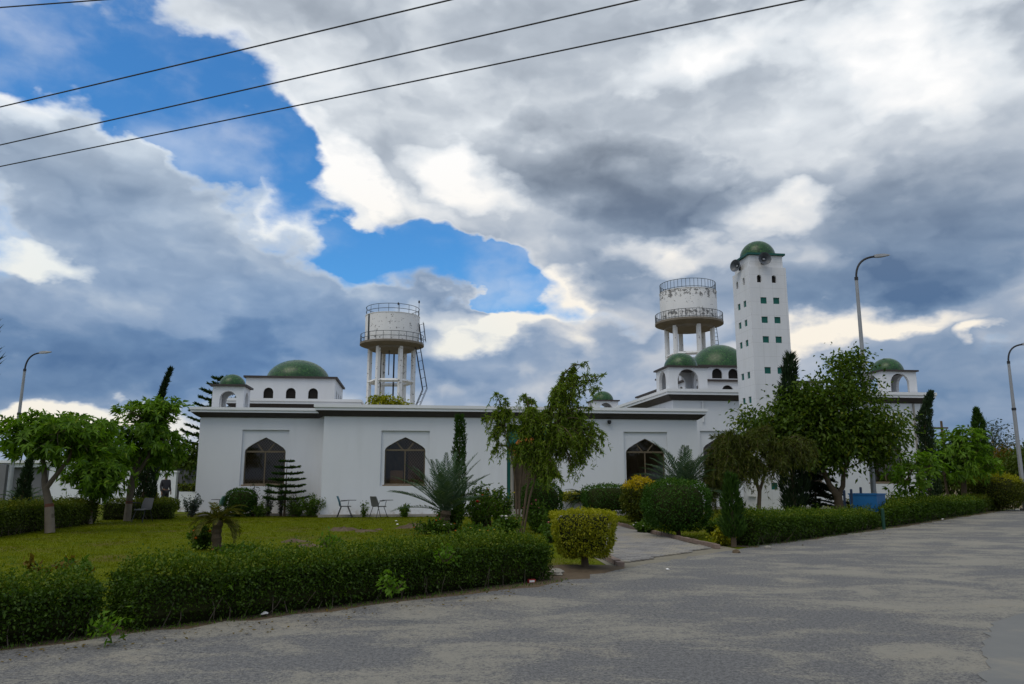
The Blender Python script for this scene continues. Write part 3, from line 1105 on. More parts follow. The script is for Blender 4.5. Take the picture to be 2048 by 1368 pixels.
def flower_heads(t, pts, r, mat):
    for p in pts:
        mb = MB()
        for k in range(6):
            a = k * 1.047 + p[0]
            d = Vector((math.cos(a), math.sin(a), 0.45))
            s = Vector((-math.sin(a), math.cos(a), 0))
            q = Vector(p)
            mb.add([q, q + d * r * 0.6 + s * r * 0.5, q + d * r * 1.1, q + d * r * 0.6 - s * r * 0.5], [(0, 1, 2, 3)])
        mb.lathe([(0.01, p[2] - 0.2 * r), (r * 0.5, p[2] + 0.1 * r), (r * 0.45, p[2] + 0.5 * r), (0.01, p[2] + 0.7 * r)], 6, (p[0], p[1]))
        mb.build('flower', mat, t)


def shrub(name, label, base, rx, h, nstem, per, L, W, mat, flowers=None, group=None, cat='shrub', upright=0.6, z0=0.1):
    t = thing(name, label, cat, base, 0, group)
    mb = MB()
    P, A = [], []
    tips = []
    for i in range(nstem):
        a = rng.random() * 6.283
        rr = rx * rng.random() ** 0.6
        hh = h * rng.uniform(0.55, 1.0) * (1 - 0.35 * (rr / rx) ** 2)
        e = Vector((math.cos(a) * rr, math.sin(a) * rr, hh))
        m_ = Vector((math.cos(a) * rr * (1 - upright), math.sin(a) * rr * (1 - upright), hh * 0.6))
        s = Vector((math.cos(a) * rr * 0.25, math.sin(a) * rr * 0.25, 0))
        mb.tube(bez(s, m_, e, 5), [0.010, 0.008, 0.006, 0.004, 0.002], 4, False)
        u = z0 + (1 - z0) * rng.random(per)
        P.append(np.array([list(s * (1 - q) ** 2 + m_ * 2 * q * (1 - q) + e * q * q) for q in u]) + rng.normal(size=(per, 3)) * 0.035)
        A.append(rng.normal(size=(per, 3)) + np.array([0, 0, 0.3]))
        tips.append(e)
    mb.build('stems', M['bark'], t)
    P, A = np.concatenate(P), np.concatenate(A)
    leaf_mesh('leaves', P, A, L * rng.uniform(0.6, 1.25, len(P)), W, mat, t)
    if flowers:
        for (mt, n, r) in flowers:
            pk = [tips[k] for k in rng.choice(len(tips), min(n, len(tips)), replace=False)]
            flower_heads(t, [(p.x, p.y, p.z) for p in pk], r, mt)
    return t


# ------------------------------------------------------------------ ground, road, driveway
def sheet(name, pts, z, mat, **tags):
    o = MB().poly([(p[0], p[1], z) for p in pts]).build(name, mat, None, **tags)
    o['kind'] = 'structure'
    return o


sheet('ground', [(-2500, -2500), (2500, -2500), (2500, 4000), (-2500, 4000)], -0.03, M['plain'])
ROAD_L = [(-30, -14), (-12, 0.6), (-4.75, 6.95), (-2.7, 8.8), (0.75, 11.75), (1.9, 13.55), (4.75, 17.0), (11.8, 24.4), (23.9, 38.0), (34, 49.5), (70, 90)]
ROAD_R = [(92, 82), (60, 46), (40, 26), (20, 6), (2, -12), (-16, -30)]


def ragged(pts, step=0.35, amp=0.07):
    out = []
    rr = np.random.default_rng(5)
    for a, b in zip(pts[:-1], pts[1:]):
        n = max(1, int(math.hypot(b[0] - a[0], b[1] - a[1]) / step))
        for i in range(n):
            t = i / n
            out.append((a[0] * (1 - t) + b[0] * t + rr.normal() * amp, a[1] * (1 - t) + b[1] * t + rr.normal() * amp))
    out.append(pts[-1])
    return out


LAWN_L = [(-60, -14), (-30, -14.8), (-11.6, 0.2), (-4.3, 6.5), (1.1, 11.3), (2.1, 13.3), (1.78, 13.9), (0.55, 31.4), (0.55, 60), (-60, 60)]
LAWN_R = [(4.6, 17.2), (5.4, 17.2), (12.2, 24.1), (24.8, 38.4), (22, 45), (14, 60), (2.9, 60), (2.95, 31.4)]
sheet('lawn', LAWN_L, -0.008, M['turf'])
sheet('lawn', LAWN_R, -0.008, M['turf'])
sheet('road', ragged(ROAD_L) + ROAD_R, 0.002, M['road'])
HEDGE_FOOT = [(-13.0, -1.6), (-4.62, 7.22), (-3.0, 8.72), (-1.4, 10.18), (0.58, 12.02), (1.75, 13.45)]
for foot_, off in ((HEDGE_FOOT, 0.9), ([(5.3, 17.7), (7.4, 19.9), (11.3, 24.2), (14.2, 27.4), (19.6, 33.5), (23.4, 38.0)], 1.0)):
    near_ = [(x + 0.42, y - 0.42) for x, y in foot_]
    far_ = [(x - off * 0.55, y + off * 0.55) for x, y in foot_][::-1]
    sheet('soil', ragged(near_, 0.4, 0.03) + ragged(far_, 0.25, 0.06), -0.003, M['soil'])
# worn concrete apron by the camera's right
cs = [gnd(1985, 1245), gnd(1968, 1290), gnd(1978, 1330), gnd(1950, 1400), gnd(2300, 1500), gnd(2700, 1300), gnd(2500, 1150), gnd(2200, 1180)]
crack = ragged([(p.x, p.y) for p in cs[:4]], 0.12, 0.03)
sheet('pavement', [(p[0], p[1]) for p in crack] + [(p.x, p.y) for p in cs[4:]], 0.007, M['slab'])


def driveway():
    bed = sheet('driveway', [(1.75, 12.9), (5.0, 16.6), (2.9, 31.5), (0.6, 31.5)], -0.002, M['joint'])
    lx = lambda y: 1.88 + (0.62 - 1.88) * (y - 13.85) / (31.4 - 13.85)
    rx = lambda y: 4.50 + (2.88 - 4.50) * (y - 17.25) / (31.4 - 17.25)
    bl, bw = 0.225, 0.11
    spots = []
    y, row = 14.05, 0
    while y < 31.3:
        x0 = lx(y) + 0.12
        x1 = min(rx(y) - 0.12, 1.88 + (y - 13.95) / (17.25 - 13.85) * 2.62) if y < 17.4 else rx(y) - 0.12
        x = x0 + (bl / 2 if row % 2 else 0)
        while x + bl < x1:
            spots.append((x + bl / 2, y + bw / 2))
            x += bl
        y += bw
        row += 1
    j = 0.014
    hx, hy, hz = bl / 2 - j / 2, bw / 2 - j / 2, 0.024

    def brick(mb, cx, cy, dz, tilt=0.0):
        e = 0.008
        V = [(-hx, -hy, 0), (hx, -hy, 0), (hx, hy, 0), (-hx, hy, 0), (-hx, -hy, hz - e), (hx, -hy, hz - e), (hx, hy, hz - e), (-hx, hy, hz - e),
             (-hx + e, -hy + e, hz), (hx - e, -hy + e, hz), (hx - e, hy - e, hz), (-hx + e, hy - e, hz)]
        Fc = [(0, 1, 5, 4), (1, 2, 6, 5), (2, 3, 7, 6), (3, 0, 4, 7), (4, 5, 9, 8), (5, 6, 10, 9), (6, 7, 11, 10), (7, 4, 8, 11), (8, 9, 10, 11)]
        mb.add([(cx + p[0], cy + p[1], p[2] + dz + tilt * p[0]) for p in V], Fc)

    one = MB()
    brick(one, 0, 0, 0)
    me = one.mesh('paver')
    me.materials.append(M['paver'])
    near = spots[:300]
    for (x, y) in near:
        o = bpy.data.objects.new('paver', me)
        o.location = (x, y, 0.005 + rng.random() * 0.005)
        o.rotation_euler = (rng.normal() * 0.012, rng.normal() * 0.012, rng.normal() * 0.01)
        COL.objects.link(o)
        o.parent = bed
    rest = MB()
    for (x, y) in spots[300:]:
        brick(rest, x, y, 0.005 + rng.random() * 0.005, rng.normal() * 0.012)
    rest.build('pavers', M['paver'], bed, kind='stuff')
    # brick kerbs
    kb = MB()
    kb.box(-0.06, 0.06, -0.115, 0.115, 0, 0.085)
    kme = kb.mesh('brick')
    kme.materials.append(M['kerb'])
    for f, y0, y1, w in ((lx, 13.9, 31.2, 0.02), (rx, 17.4, 31.2, 0.0)):
        mb = MB()
        mb.add([(f(y0) - 0.07, y0, 0.012), (f(y0) + 0.07, y0, 0.012), (f(y1) + 0.07, y1, 0.012), (f(y1) - 0.07, y1, 0.012)], [(0, 1, 2, 3)])
        k = mb.build('kerb', M['slab'])
        k['kind'] = 'structure'
        y = y0
        while y < y1:
            o = bpy.data.objects.new('brick', kme)
            o.location = (f(y) + rng.normal() * 0.008, y, 0.003 + rng.normal() * 0.006)
            o.rotation_euler = (rng.normal() * 0.02, rng.normal() * 0.03, math.atan2(-(f(y1) - f(y0)), y1 - y0) + rng.normal() * 0.02)
            COL.objects.link(o)
            o.parent = k
            y += 0.24
    return bed


driveway()

# ------------------------------------------------------------------ mosque (local frame: u along the front, v into the depth)
THETA = math.radians(7.5)
ORG = gnd(640, 1034)
UX, UY = math.cos(THETA), math.sin(THETA)


def loc(u, v, z=0.0):
    return Vector((ORG.x + UX * u - UY * v, ORG.y + UY * u + UX * v, z))


def pointed(c, w, sill, zsp, zap):
    half = [(1.0, 0.0), (0.975, 0.13), (0.87, 0.30), (0.62, 0.53), (0.30, 0.79)]
    h = zap - zsp
    L = [(c - w, sill)] + [(c - w * a, zsp + h * b) for a, b in half]
    R = [(c + w * a, zsp + h * b) for a, b in half[::-1]] + [(c + w, sill)]
    return L + [(c, zap)] + R


def rounded(c, w, sill, zsp, n=8, rise=1.0):
    return [(c - w, sill)] + [(c - w * math.cos(math.pi * i / n), zsp + w * rise * math.sin(math.pi * i / n)) for i in range(n + 1)] + [(c + w, sill)]


def rect(u0, u1, z0, z1):
    return [(u0, z0), (u0, z1), (u1, z1), (u1, z0)]


def arch_wall(mb, u0, u1, z0, z1, openings, mp, depth):
    """a wall face with openings cut through it, with reveals of the given depth"""
    ops = sorted(openings, key=lambda o: o[0][0])
    q = lambda a, b: [mp(a[0], 0, a[1]), mp(b[0], 0, b[1])]
    cur = u0
    for o in ops:
        ul, ur, zs = o[0][0], o[-1][0], o[0][1]
        mb.poly([mp(cur, 0, z0), mp(ul, 0, z0), mp(ul, 0, z1), mp(cur, 0, z1)])
        if zs > z0 + 1e-4:
            mb.poly([mp(ul, 0, z0), mp(ur, 0, z0), mp(ur, 0, zs), mp(ul, 0, zs)])
            mb.poly([mp(ul, 0, zs), mp(ur, 0, zs), mp(ur, depth, zs), mp(ul, depth, zs)])
        for a, b in zip(o[:-1], o[1:]):
            if b[0] - a[0] > 1e-5:
                mb.poly([mp(a[0], 0, a[1]), mp(b[0], 0, b[1]), mp(b[0], 0, z1), mp(a[0], 0, z1)])
            mb.poly([mp(a[0], 0, a[1]), mp(a[0], depth, a[1]), mp(b[0], depth, b[1]), mp(b[0], 0, b[1])])
        cur = ur
    mb.poly([mp(cur, 0, z0), mp(u1, 0, z0), mp(u1, 0, z1), mp(cur, 0, z1)])


def niche_window(parent, mb, c, w, z0, z1, sill, zsp, zap, hw, mp0, mp, bars='grille', wall=None):
    """the niche's back panel with its pointed opening goes into mb; glazing becomes a window part"""
    nd = 0.09
    mpn = lambda u, d, z: mp(u, d + nd, z)
    arch_wall(mb, c - w, c + w, z0, z1, [pointed(c, hw, sill, zsp, zap)], mpn, 0.14)
    fd = nd + 0.09
    win = MB()
    o = pointed(c, hw - 0.001, sill, zsp, zap)
    # outer frame: band along the opening outline
    inner = pointed(c, hw - 0.045, sill + 0.05, zsp, zap - 0.05)
    ro = [mp(p[0], fd, p[1]) for p in o]
    ri = [mp(p[0], fd, p[1]) for p in inner]
    rb = [mp(p[0], fd + 0.05, p[1]) for p in inner]
    win.loops([ro, ri, rb])
    f = win.build('window', M['frame'], parent)
    tz = zsp + 0.02

    def strip(p, q, wd, nm, d0=-0.015):
        dx, dz = q[0] - p[0], q[1] - p[1]
        l = math.hypot(dx, dz)
        nx, nz = -dz / l * wd / 2, dx / l * wd / 2
        P = [(p[0] + nx, p[1] + nz), (p[0] - nx, p[1] - nz), (q[0] - nx, q[1] - nz), (q[0] + nx, q[1] + nz)]
        m_ = MB()
        m_.add([mp(a, fd + d0, b) for a, b in P] + [mp(a, fd + d0 + 0.05, b) for a, b in P],
               [(0, 1, 2, 3), (4, 7, 6, 5), (0, 4, 5, 1), (1, 5, 6, 2), (2, 6, 7, 3), (3, 7, 4, 0)])
        m_.build(nm, M['frame'], f)

    strip((c - hw + 0.03, tz), (c + hw - 0.03, tz), 0.075, 'transom')
    strip((c + 0.0, sill + 0.04), (c + 0.0, tz - 0.03), 0.05, 'mullion', -0.012)
    h = zap - zsp
    strip((c - hw * 0.46, zsp + h * 0.66), (c - hw * 0.14, tz + 0.03), 0.05, 'glazing_bar', -0.012)
    strip((c + hw * 0.46, zsp + h * 0.66), (c + hw * 0.14, tz + 0.03), 0.05, 'glazing_bar', -0.012)
    s_ = MB()
    s_.box(c - hw - 0.06, c + hw + 0.06, fd - 0.16, fd + 0.02, sill - 0.055, sill - 0.002, lambda a, b, z: mp(a, b, z))
    s_.build('sill', M['sill'], f)
    gd = fd + 0.02
    up = [p for p in pointed(c, hw - 0.045, tz, zsp, zap - 0.05)]
    kx, kz = hw * 0.46, zsp + h * 0.66
    bx = hw * 0.14
    left = [p for p in up if p[0] <= c - kx + 1e-6] + [(c - kx, kz), (c - bx, tz)]
    right = [(c + bx, tz), (c + kx, kz)] + [p for p in up if p[0] >= c + kx - 1e-6]
    midp = [(c - bx, tz), (c - kx, kz)] + [p for p in up if abs(p[0] - c) < kx - 1e-6] + [(c + kx, kz), (c + bx, tz)]
    low_l = rect(c - hw + 0.04, c, sill + 0.04, tz)
    low_r = rect(c, c + hw - 0.04, sill + 0.04, tz)
    for pn in (left, midp, right, low_l, low_r):
        MB().poly([mp(p[0], gd, p[1]) for p in pn]).build('pane', M['glass'], f)
    if bars:
        gm = MB()
        step = 0.14
        d1 = gd + 0.10
        u0, u1 = (c, c + hw - 0.05) if bars == 'half' else (c - hw + 0.05, c + hw - 0.05)
        zt = zap - 0.1
        for sgn in (1, -1):
            k = -40
            while k < 40:
                pts = []
                x0 = u0
                for i in range(2):
                    pass
                # line  z = sgn*(u-c)+k*step
                cand = []
                for uu in (u0, u1):
                    zz = sgn * (uu - c) * 1.25 + sill + k * step
                    cand.append((uu, zz))
                (ua, za), (ub, zb) = cand
                lo, hi = sill + 0.05, zt
                if max(za, zb) > lo and min(za, zb) < hi:
                    def clipz(ua, za, ub, zb, zlim):
                        t = (zlim - za) / (zb - za)
                        return ua + (ub - ua) * t, zlim
                    if za < lo:
                        ua, za = clipz(ua, za, ub, zb, lo)
                    if zb < lo:
                        ub, zb = clipz(ua, za, ub, zb, lo)
                    if za > hi:
                        ua, za = clipz(ua, za, ub, zb, hi)
                    if zb > hi:
                        ub, zb = clipz(ua, za, ub, zb, hi)
                    gm.tube([mp(ua, d1, za), mp(ub, d1, zb)], 0.007, 4, False)
                k += 1
        gm.build('grille', M['frame'], f)
    return f


def cornice(parent, u0, u1, v0, v1, zw, ztop, out=0.32):
    def ring(o, z):
        return [(u0 - o, v0 - o, z), (u1 + o, v0 - o, z), (u1 + o, v1 + o, z), (u0 - o, v1 + o, z)]
    h = ztop - zw
    fm = MB().loops([ring(0.0, zw), ring(0.05, zw), ring(out * 0.55, zw + h * 0.18), ring(out, zw + h * 0.48)])
    fm.build('fascia', M['brown'], parent)
    cm = MB().loops([ring(out - 0.03, zw + h * 0.48), ring(out + 0.02, zw + h * 0.48), ring(out + 0.02, zw + h * 0.70), ring(out + 0.07, zw + h * 0.73), ring(out + 0.07, ztop), ring(out - 0.25, ztop), ring(out - 0.25, ztop - 0.12)])
    cm.build('cornice', M['trim'], parent)


def roof(parent, u0, u1, v0, v1, z, mat=None):
    MB().box(u0, u1, v0, v1, z - 0.12, z).build('roof', mat or M['concrete'], parent)


def dome_part(parent, c, z, r, h, drum=0.0, segs=40):
    prof = []
    for i in range(13):
        a = math.pi / 2 * i / 12
        prof.append((max(0.004, r * math.cos(a)), z + drum + h * math.sin(a)))
    if drum:
        prof = [(r * 1.0, z)] + prof
    return MB().lathe(prof, segs, c).build('dome', M['dome'], parent, True)


def pavilion(parent, u0, u1, v0, v1, z0, z1, label=None):
    """open kiosk with an arch in each side, brown slab and glazed dome"""
    mb = MB()
    th = 0.16
    w = u1 - u0
    d = v1 - v0
    zsp = z0 + (z1 - z0) * 0.48
    sides = [
        (lambda s, t, z: (u0 + s, v0 + t, z), w), (lambda s, t, z: (u1 - s, v1 - t, z), w),
        (lambda s, t, z: (u0 + t, v1 - s, z), d), (lambda s, t, z: (u1 - t, v0 + s, z), d)]
    for mp, ln in sides:
        hw = ln * 0.27
        arch_wall(mb, 0, ln, z0, z1, [rounded(ln / 2, hw, z0 + 0.02, zsp, 10, 1.05)], mp, th)
        mpi = lambda s, t, z, mp=mp: mp(s, t + th, z)
        arch_wall(mb, th, ln - th, z0, z1, [rounded(ln / 2, hw, z0 + 0.02, zsp, 10, 1.05)], mpi, 0.001)
    p = mb.build('pavilion', M['wall'], parent)
    o = 0.11
    MB().box(u0 - o, u1 + o, v0 - o, v1 + o, z1 + 0.002, z1 + 0.085).build('slab', M['brown'], p)
    dome_part(p, ((u0 + u1) / 2, (v0 + v1) / 2), z1 + 0.086, w * 0.43, w * 0.40)
    return p


IDM = lambda u, d, z: (u, d, z)


def front_wing():
    t = thing('mosque_front_wing', 'long low white front wing with brown fascia and two pointed arch windows', 'building', loc(0, 0), THETA)
    W1 = (3.32, 0.99, 1.22, 3.47, 1.27, 2.66, 3.21, 0.83)   # centre, niche half width, niche z0 z1, sill, spring, apex, half width
    W2 = (13.57, 0.97, 1.22, 3.50, 1.27, 2.62, 3.22, 0.86)
    wz = 4.04
    mb = MB()
    mp = IDM
    portal = rect(7.55, 9.30, 0.0, 3.74)
    nich = [rect(w[0] - w[1], w[0] + w[1], w[2], w[3]) for w in (W1, W2)]
    arch_wall(mb, 0, 15.9, 0, wz + 0.3, nich + [portal], mp, 0.09)
    for w, b in ((W1, 'half'), (W2, None)):
        niche_window(t, mb, w[0], w[1], w[2], w[3], w[4], w[5], w[6], w[7], IDM, mp, b)
    mb.poly([(0, 0, 0), (0, 9, 0), (0, 9, wz + .3), (0, 0, wz + .3)])
    mb.poly([(15.9, 0, 0), (15.9, 9, 0), (15.9, 9, wz + .3), (15.9, 0, wz + .3)])
    mb.poly([(0, 9, 0), (15.9, 9, 0), (15.9, 9, wz + .3), (0, 9, wz + .3)])
    mb.build('wall', M['wall'], t)
    cornice(t, 0, 15.9, 0, 9, wz, 4.50)
    roof(t, 0.05, 15.85, 0.05, 8.95, 4.34)
    # plinth
    pm = MB()
    pm.box(-0.05, 7.5, -0.32, -0.003, 0, 0.10)
    pm.box(9.4, 15.95, -0.32, -0.003, 0, 0.10)
    pm.build('plinth', M['concrete'], t)
    # something pale standing inside behind the right half of the window
    MB().box(3.45, 4.3, 0.62, 0.66, 1.2, 3.1).build('curtain', M['pinkwall'], t)
    MB().box(2.72, 3.25, 0.55, 0.75, 0.9, 1.85).build('cupboard', M['pinkwall'], t)
    # entrance portal
    pr = MB()
    ar = rounded(8.42, 0.62, 0.0, 2.55, 12, 1.2)
    arch_wall(pr, 7.551, 9.299, 0.0, 3.739, [ar], lambda u, d, z: (u, d + 0.06, z), 0.25)
    e = pr.build('entrance', M['panel_green'], t)
    band = rounded(8.42, 0.62, 2.45, 2.55, 14, 1.2)
    inn = rounded(8.42, 0.46, 2.45, 2.5, 14, 1.2)
    ob = MB().loops([[(p[0], 0.05, p[1]) for p in band], [(p[0], 0.05, p[1]) for p in inn], [(p[0], 0.30, p[1]) for p in inn]], False)
    ob.build('arch_band', M['orange'], e)
    MB().poly([(p[0], 0.31, p[1]) for p in inn]).build('tympanum', M['orange'], e)
    for s in (0, 1):
        m_ = MB()
        a = 7.81 + s * 0.615
        m_.box(a, a + 0.60, 0.33, 0.38, 0.02, 2.46)
        m_.box(a + 0.08, a + 0.52, 0.315, 0.329, 0.2, 1.1)
        m_.box(a + 0.08, a + 0.52, 0.315, 0.329, 1.25, 2.3)
        m_.build('door', M['bark'], e)
    for s in (7.70, 9.02):
        MB().lathe([(0.11, 0), (0.09, 0.08), (0.075, 0.14), (0.07, 2.3), (0.10, 2.38), (0.11, 2.45)], 12, (s + 0.06, -0.06)).build('column', M['concrete'], e, True)
    st = MB()
    st.box(7.3, 9.55, -0.75, -0.001, 0, 0.14)
    st.box(7.45, 9.4, -0.4, 0.3, 0.141, 0.26)
    st.build('step', M['concrete'], e)
    return t


def side_hall():
    t = thing('mosque_side_hall', 'white corner hall with green dome over a low arched clerestory and small domed kiosk', 'building', loc(0, 0), THETA)
    W = (-2.55, 0.96, 1.21, 3.55, 1.27, 2.62, 3.24, 0.84)
    wz = 4.06
    mb = MB()
    mp = lambda u, d, z: (u, d + 1.5, z)
    arch_wall(mb, -5.25, -0.003, 0, wz + 0.3, [rect(W[0] - W[1], W[0] + W[1], W[2], W[3])], mp, 0.09)
    niche_window(t, mb, W[0], W[1], W[2], W[3], W[4], W[5], W[6], W[7], IDM, mp, 'full')
    mb.poly([(-5.25, 1.5, 0), (-5.25, 17, 0), (-5.25, 17, wz + .3), (-5.25, 1.5, wz + .3)])
    mb.poly([(-5.25, 17, 0), (-0.003, 17, 0), (-0.003, 17, wz + .3), (-5.25, 17, wz + .3)])
    mb.poly([(-0.003, 9.0, 0), (-0.003, 17, 0), (-0.003, 17, wz + .3), (-0.003, 9.0, wz + .3)])
    mb.build('wall', M['wall'], t)
    cornice(t, -5.25, -0.42, 1.5, 17, wz, 4.46)
    roof(t, -5.2, -0.01, 1.55, 16.9, 4.33)
    MB().box(-5.3, -0.35, 1.18, 1.497, 0, 0.10).build('plinth', M['concrete'], t)
    pavilion(t, -4.92, -3.62, 1.85, 3.15, 4.332, 5.42)
    # upper storey block
    ub = MB().box(-5.0, 0.75, 6.3, 16.5, 4.40, 5.1)
    ub.build('upper_wall', M['wall'], t)
    cornice(t, -5.0, 0.75, 6.3, 16.5, 4.86, 5.34, 0.30)
    roof(t, -4.9, 0.65, 6.4, 16.4, 5.26)
    # clerestory
    cb = MB()
    u0, u1, v0, v1, z0, z1 = -5.05, -0.50, 9.0, 13.8, 5.262, 6.72
    sides = [(lambda s, d, z: (u0 + s, v0 + d, z), u1 - u0), (lambda s, d, z: (u1 - d, v0 + s, z), v1 - v0),
             (lambda s, d, z: (u1 - s, v1 - d, z), u1 - u0), (lambda s, d, z: (u0 + d, v1 - s, z), v1 - v0)]
    ops = []
    for mp2, ln in sides:
        cs_ = [ln * k for k in (0.245, 0.5, 0.755)] if mp2 is not sides[0][0] else [1.16, 2.30, 3.44]
        arch_wall(cb, 0, ln, z0, z1, [rounded(c, 0.25, z0 + 0.36, z0 + 0.70, 8) for c in cs_], mp2, 0.14)
        ops += [(mp2, c) for c in cs_]
    c_ = cb.build('clerestory', M['wall'], t)
    for mp2, c in ops:
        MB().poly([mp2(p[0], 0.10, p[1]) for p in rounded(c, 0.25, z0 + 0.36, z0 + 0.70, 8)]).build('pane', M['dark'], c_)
    MB().box(u0 - 0.12, u1 + 0.12, v0 - 0.12, v1 + 0.12, z1 + 0.002, z1 + 0.10).build('slab', M['brown'], c_)
    dome_part(t, (-2.75, 11.4), z1 + 0.102, 1.72, 1.22)
    return t


def prayer_hall():
    t = thing('mosque_prayer_hall', 'tall white prayer hall with domed corner kiosks and large central green dome', 'building', loc(0, 0), THETA)
    u0, u1, v0, v1 = 16.95, 31.15, 6.0, 26.0
    wz, zt = 5.52, 6.08
    mb = MB()
    mp = lambda u, d, z: (u, d + v0, z)
    WS = [(c, 1.15, 1.25, 3.95, 1.32, 3.0, 3.68, 0.98) for c in (19.5, 24.0, 28.6)]
    arch_wall(mb, u0, u1, 0, wz + 0.35, [rect(w[0] - w[1], w[0] + w[1], w[2], w[3]) for w in WS], mp, 0.09)
    for w in WS:
        niche_window(t, mb, w[0], w[1], w[2], w[3], w[4], w[5], w[6], w[7], IDM, mp, None)
    z2 = wz + 0.35
    mb.poly([(u0, v0, 0), (u0, v1, 0), (u0, v1, z2), (u0, v0, z2)])
    mb.poly([(u1, v0, 0), (u1, v1, 0), (u1, v1, z2), (u1, v0, z2)])
    mb.poly([(u0, v1, 0), (u1, v1, 0), (u1, v1, z2), (u0, v1, z2)])
    mb.build('wall', M['wall'], t)
    cornice(t, u0, u1, v0, v1, wz, zt, 0.36)
    roof(t, u0 + 0.05, u1 - 0.05, v0 + 0.05, v1 - 0.05, zt - 0.1)
    for (a, b, c, d) in ((u0 - 0.15, u0 + 1.95, v0 + 0.05, v0 + 2.1), (u1 - 2.35, u1 - 0.35, v0 + 0.05, v0 + 2.1), (u0 + 0.1, u0 + 2.0, v1 - 2.2, v1 - 0.3), (u1 - 2.2, u1 - 0.3, v1 - 2.2, v1 - 0.3)):
        pavilion(t, a, b, c, d, zt - 0.098, zt + 1.18)

    def tier(a, b, c, d, z0, z1, n, hw, name):
        cb = MB()
        ln, dp = b - a, d - c
        sides = [(lambda s, e, z: (a + s, c + e, z), ln), (lambda s, e, z: (b - e, c + s, z), dp), (lambda s, e, z: (b - s, d - e, z), ln), (lambda s, e, z: (a + e, d - s, z), dp)]
        ops = []
        for m2, l in sides:
            cs_ = [l * (k + 0.5) / n for k in range(n)]
            arch_wall(cb, 0, l, z0, z1, [rounded(x, hw, z0 + 0.28, z0 + 0.28 + (z1 - z0) * 0.3, 8) for x in cs_], m2, 0.16)
            ops += [(m2, x) for x in cs_]
        o = cb.build(name, M['wall'], t)
        for m2, x in ops:
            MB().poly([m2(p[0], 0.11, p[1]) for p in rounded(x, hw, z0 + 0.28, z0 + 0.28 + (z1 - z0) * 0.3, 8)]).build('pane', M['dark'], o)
        MB().box(a - 0.14, b + 0.14, c - 0.14, d + 0.14, z1 + 0.002, z1 + 0.11).build('slab', M['brown'], o)

    tier(19.6, 28.0, 11.0, 21.0, zt - 0.098, 7.20, 5, 0.36, 'lower_clerestory')
    tier(20.6, 26.9, 12.6, 19.4, 7.312, 8.30, 6, 0.33, 'clerestory')
    dome_part(t, (23.75, 16.0), 8.412, 1.95, 1.88)
    dp = MB().tube([(30.4, v0 - 0.06, 0.1), (30.4, v0 - 0.06, 5.5)], 0.05, 8)
    dp.build('downpipe', M['concrete'], t)
    dp = MB().tube([(18.55, v0 - 0.05, 4.4), (18.55, v0 - 0.05, 5.5)], 0.045, 8)
    dp.build('downpipe', M['trim'], t)
    MB().box(u0 - 0.1, u1 + 0.1, v0 - 0.4, v0 - 0.003, 0, 0.12).build('plinth', M['concrete'], t)
    return t


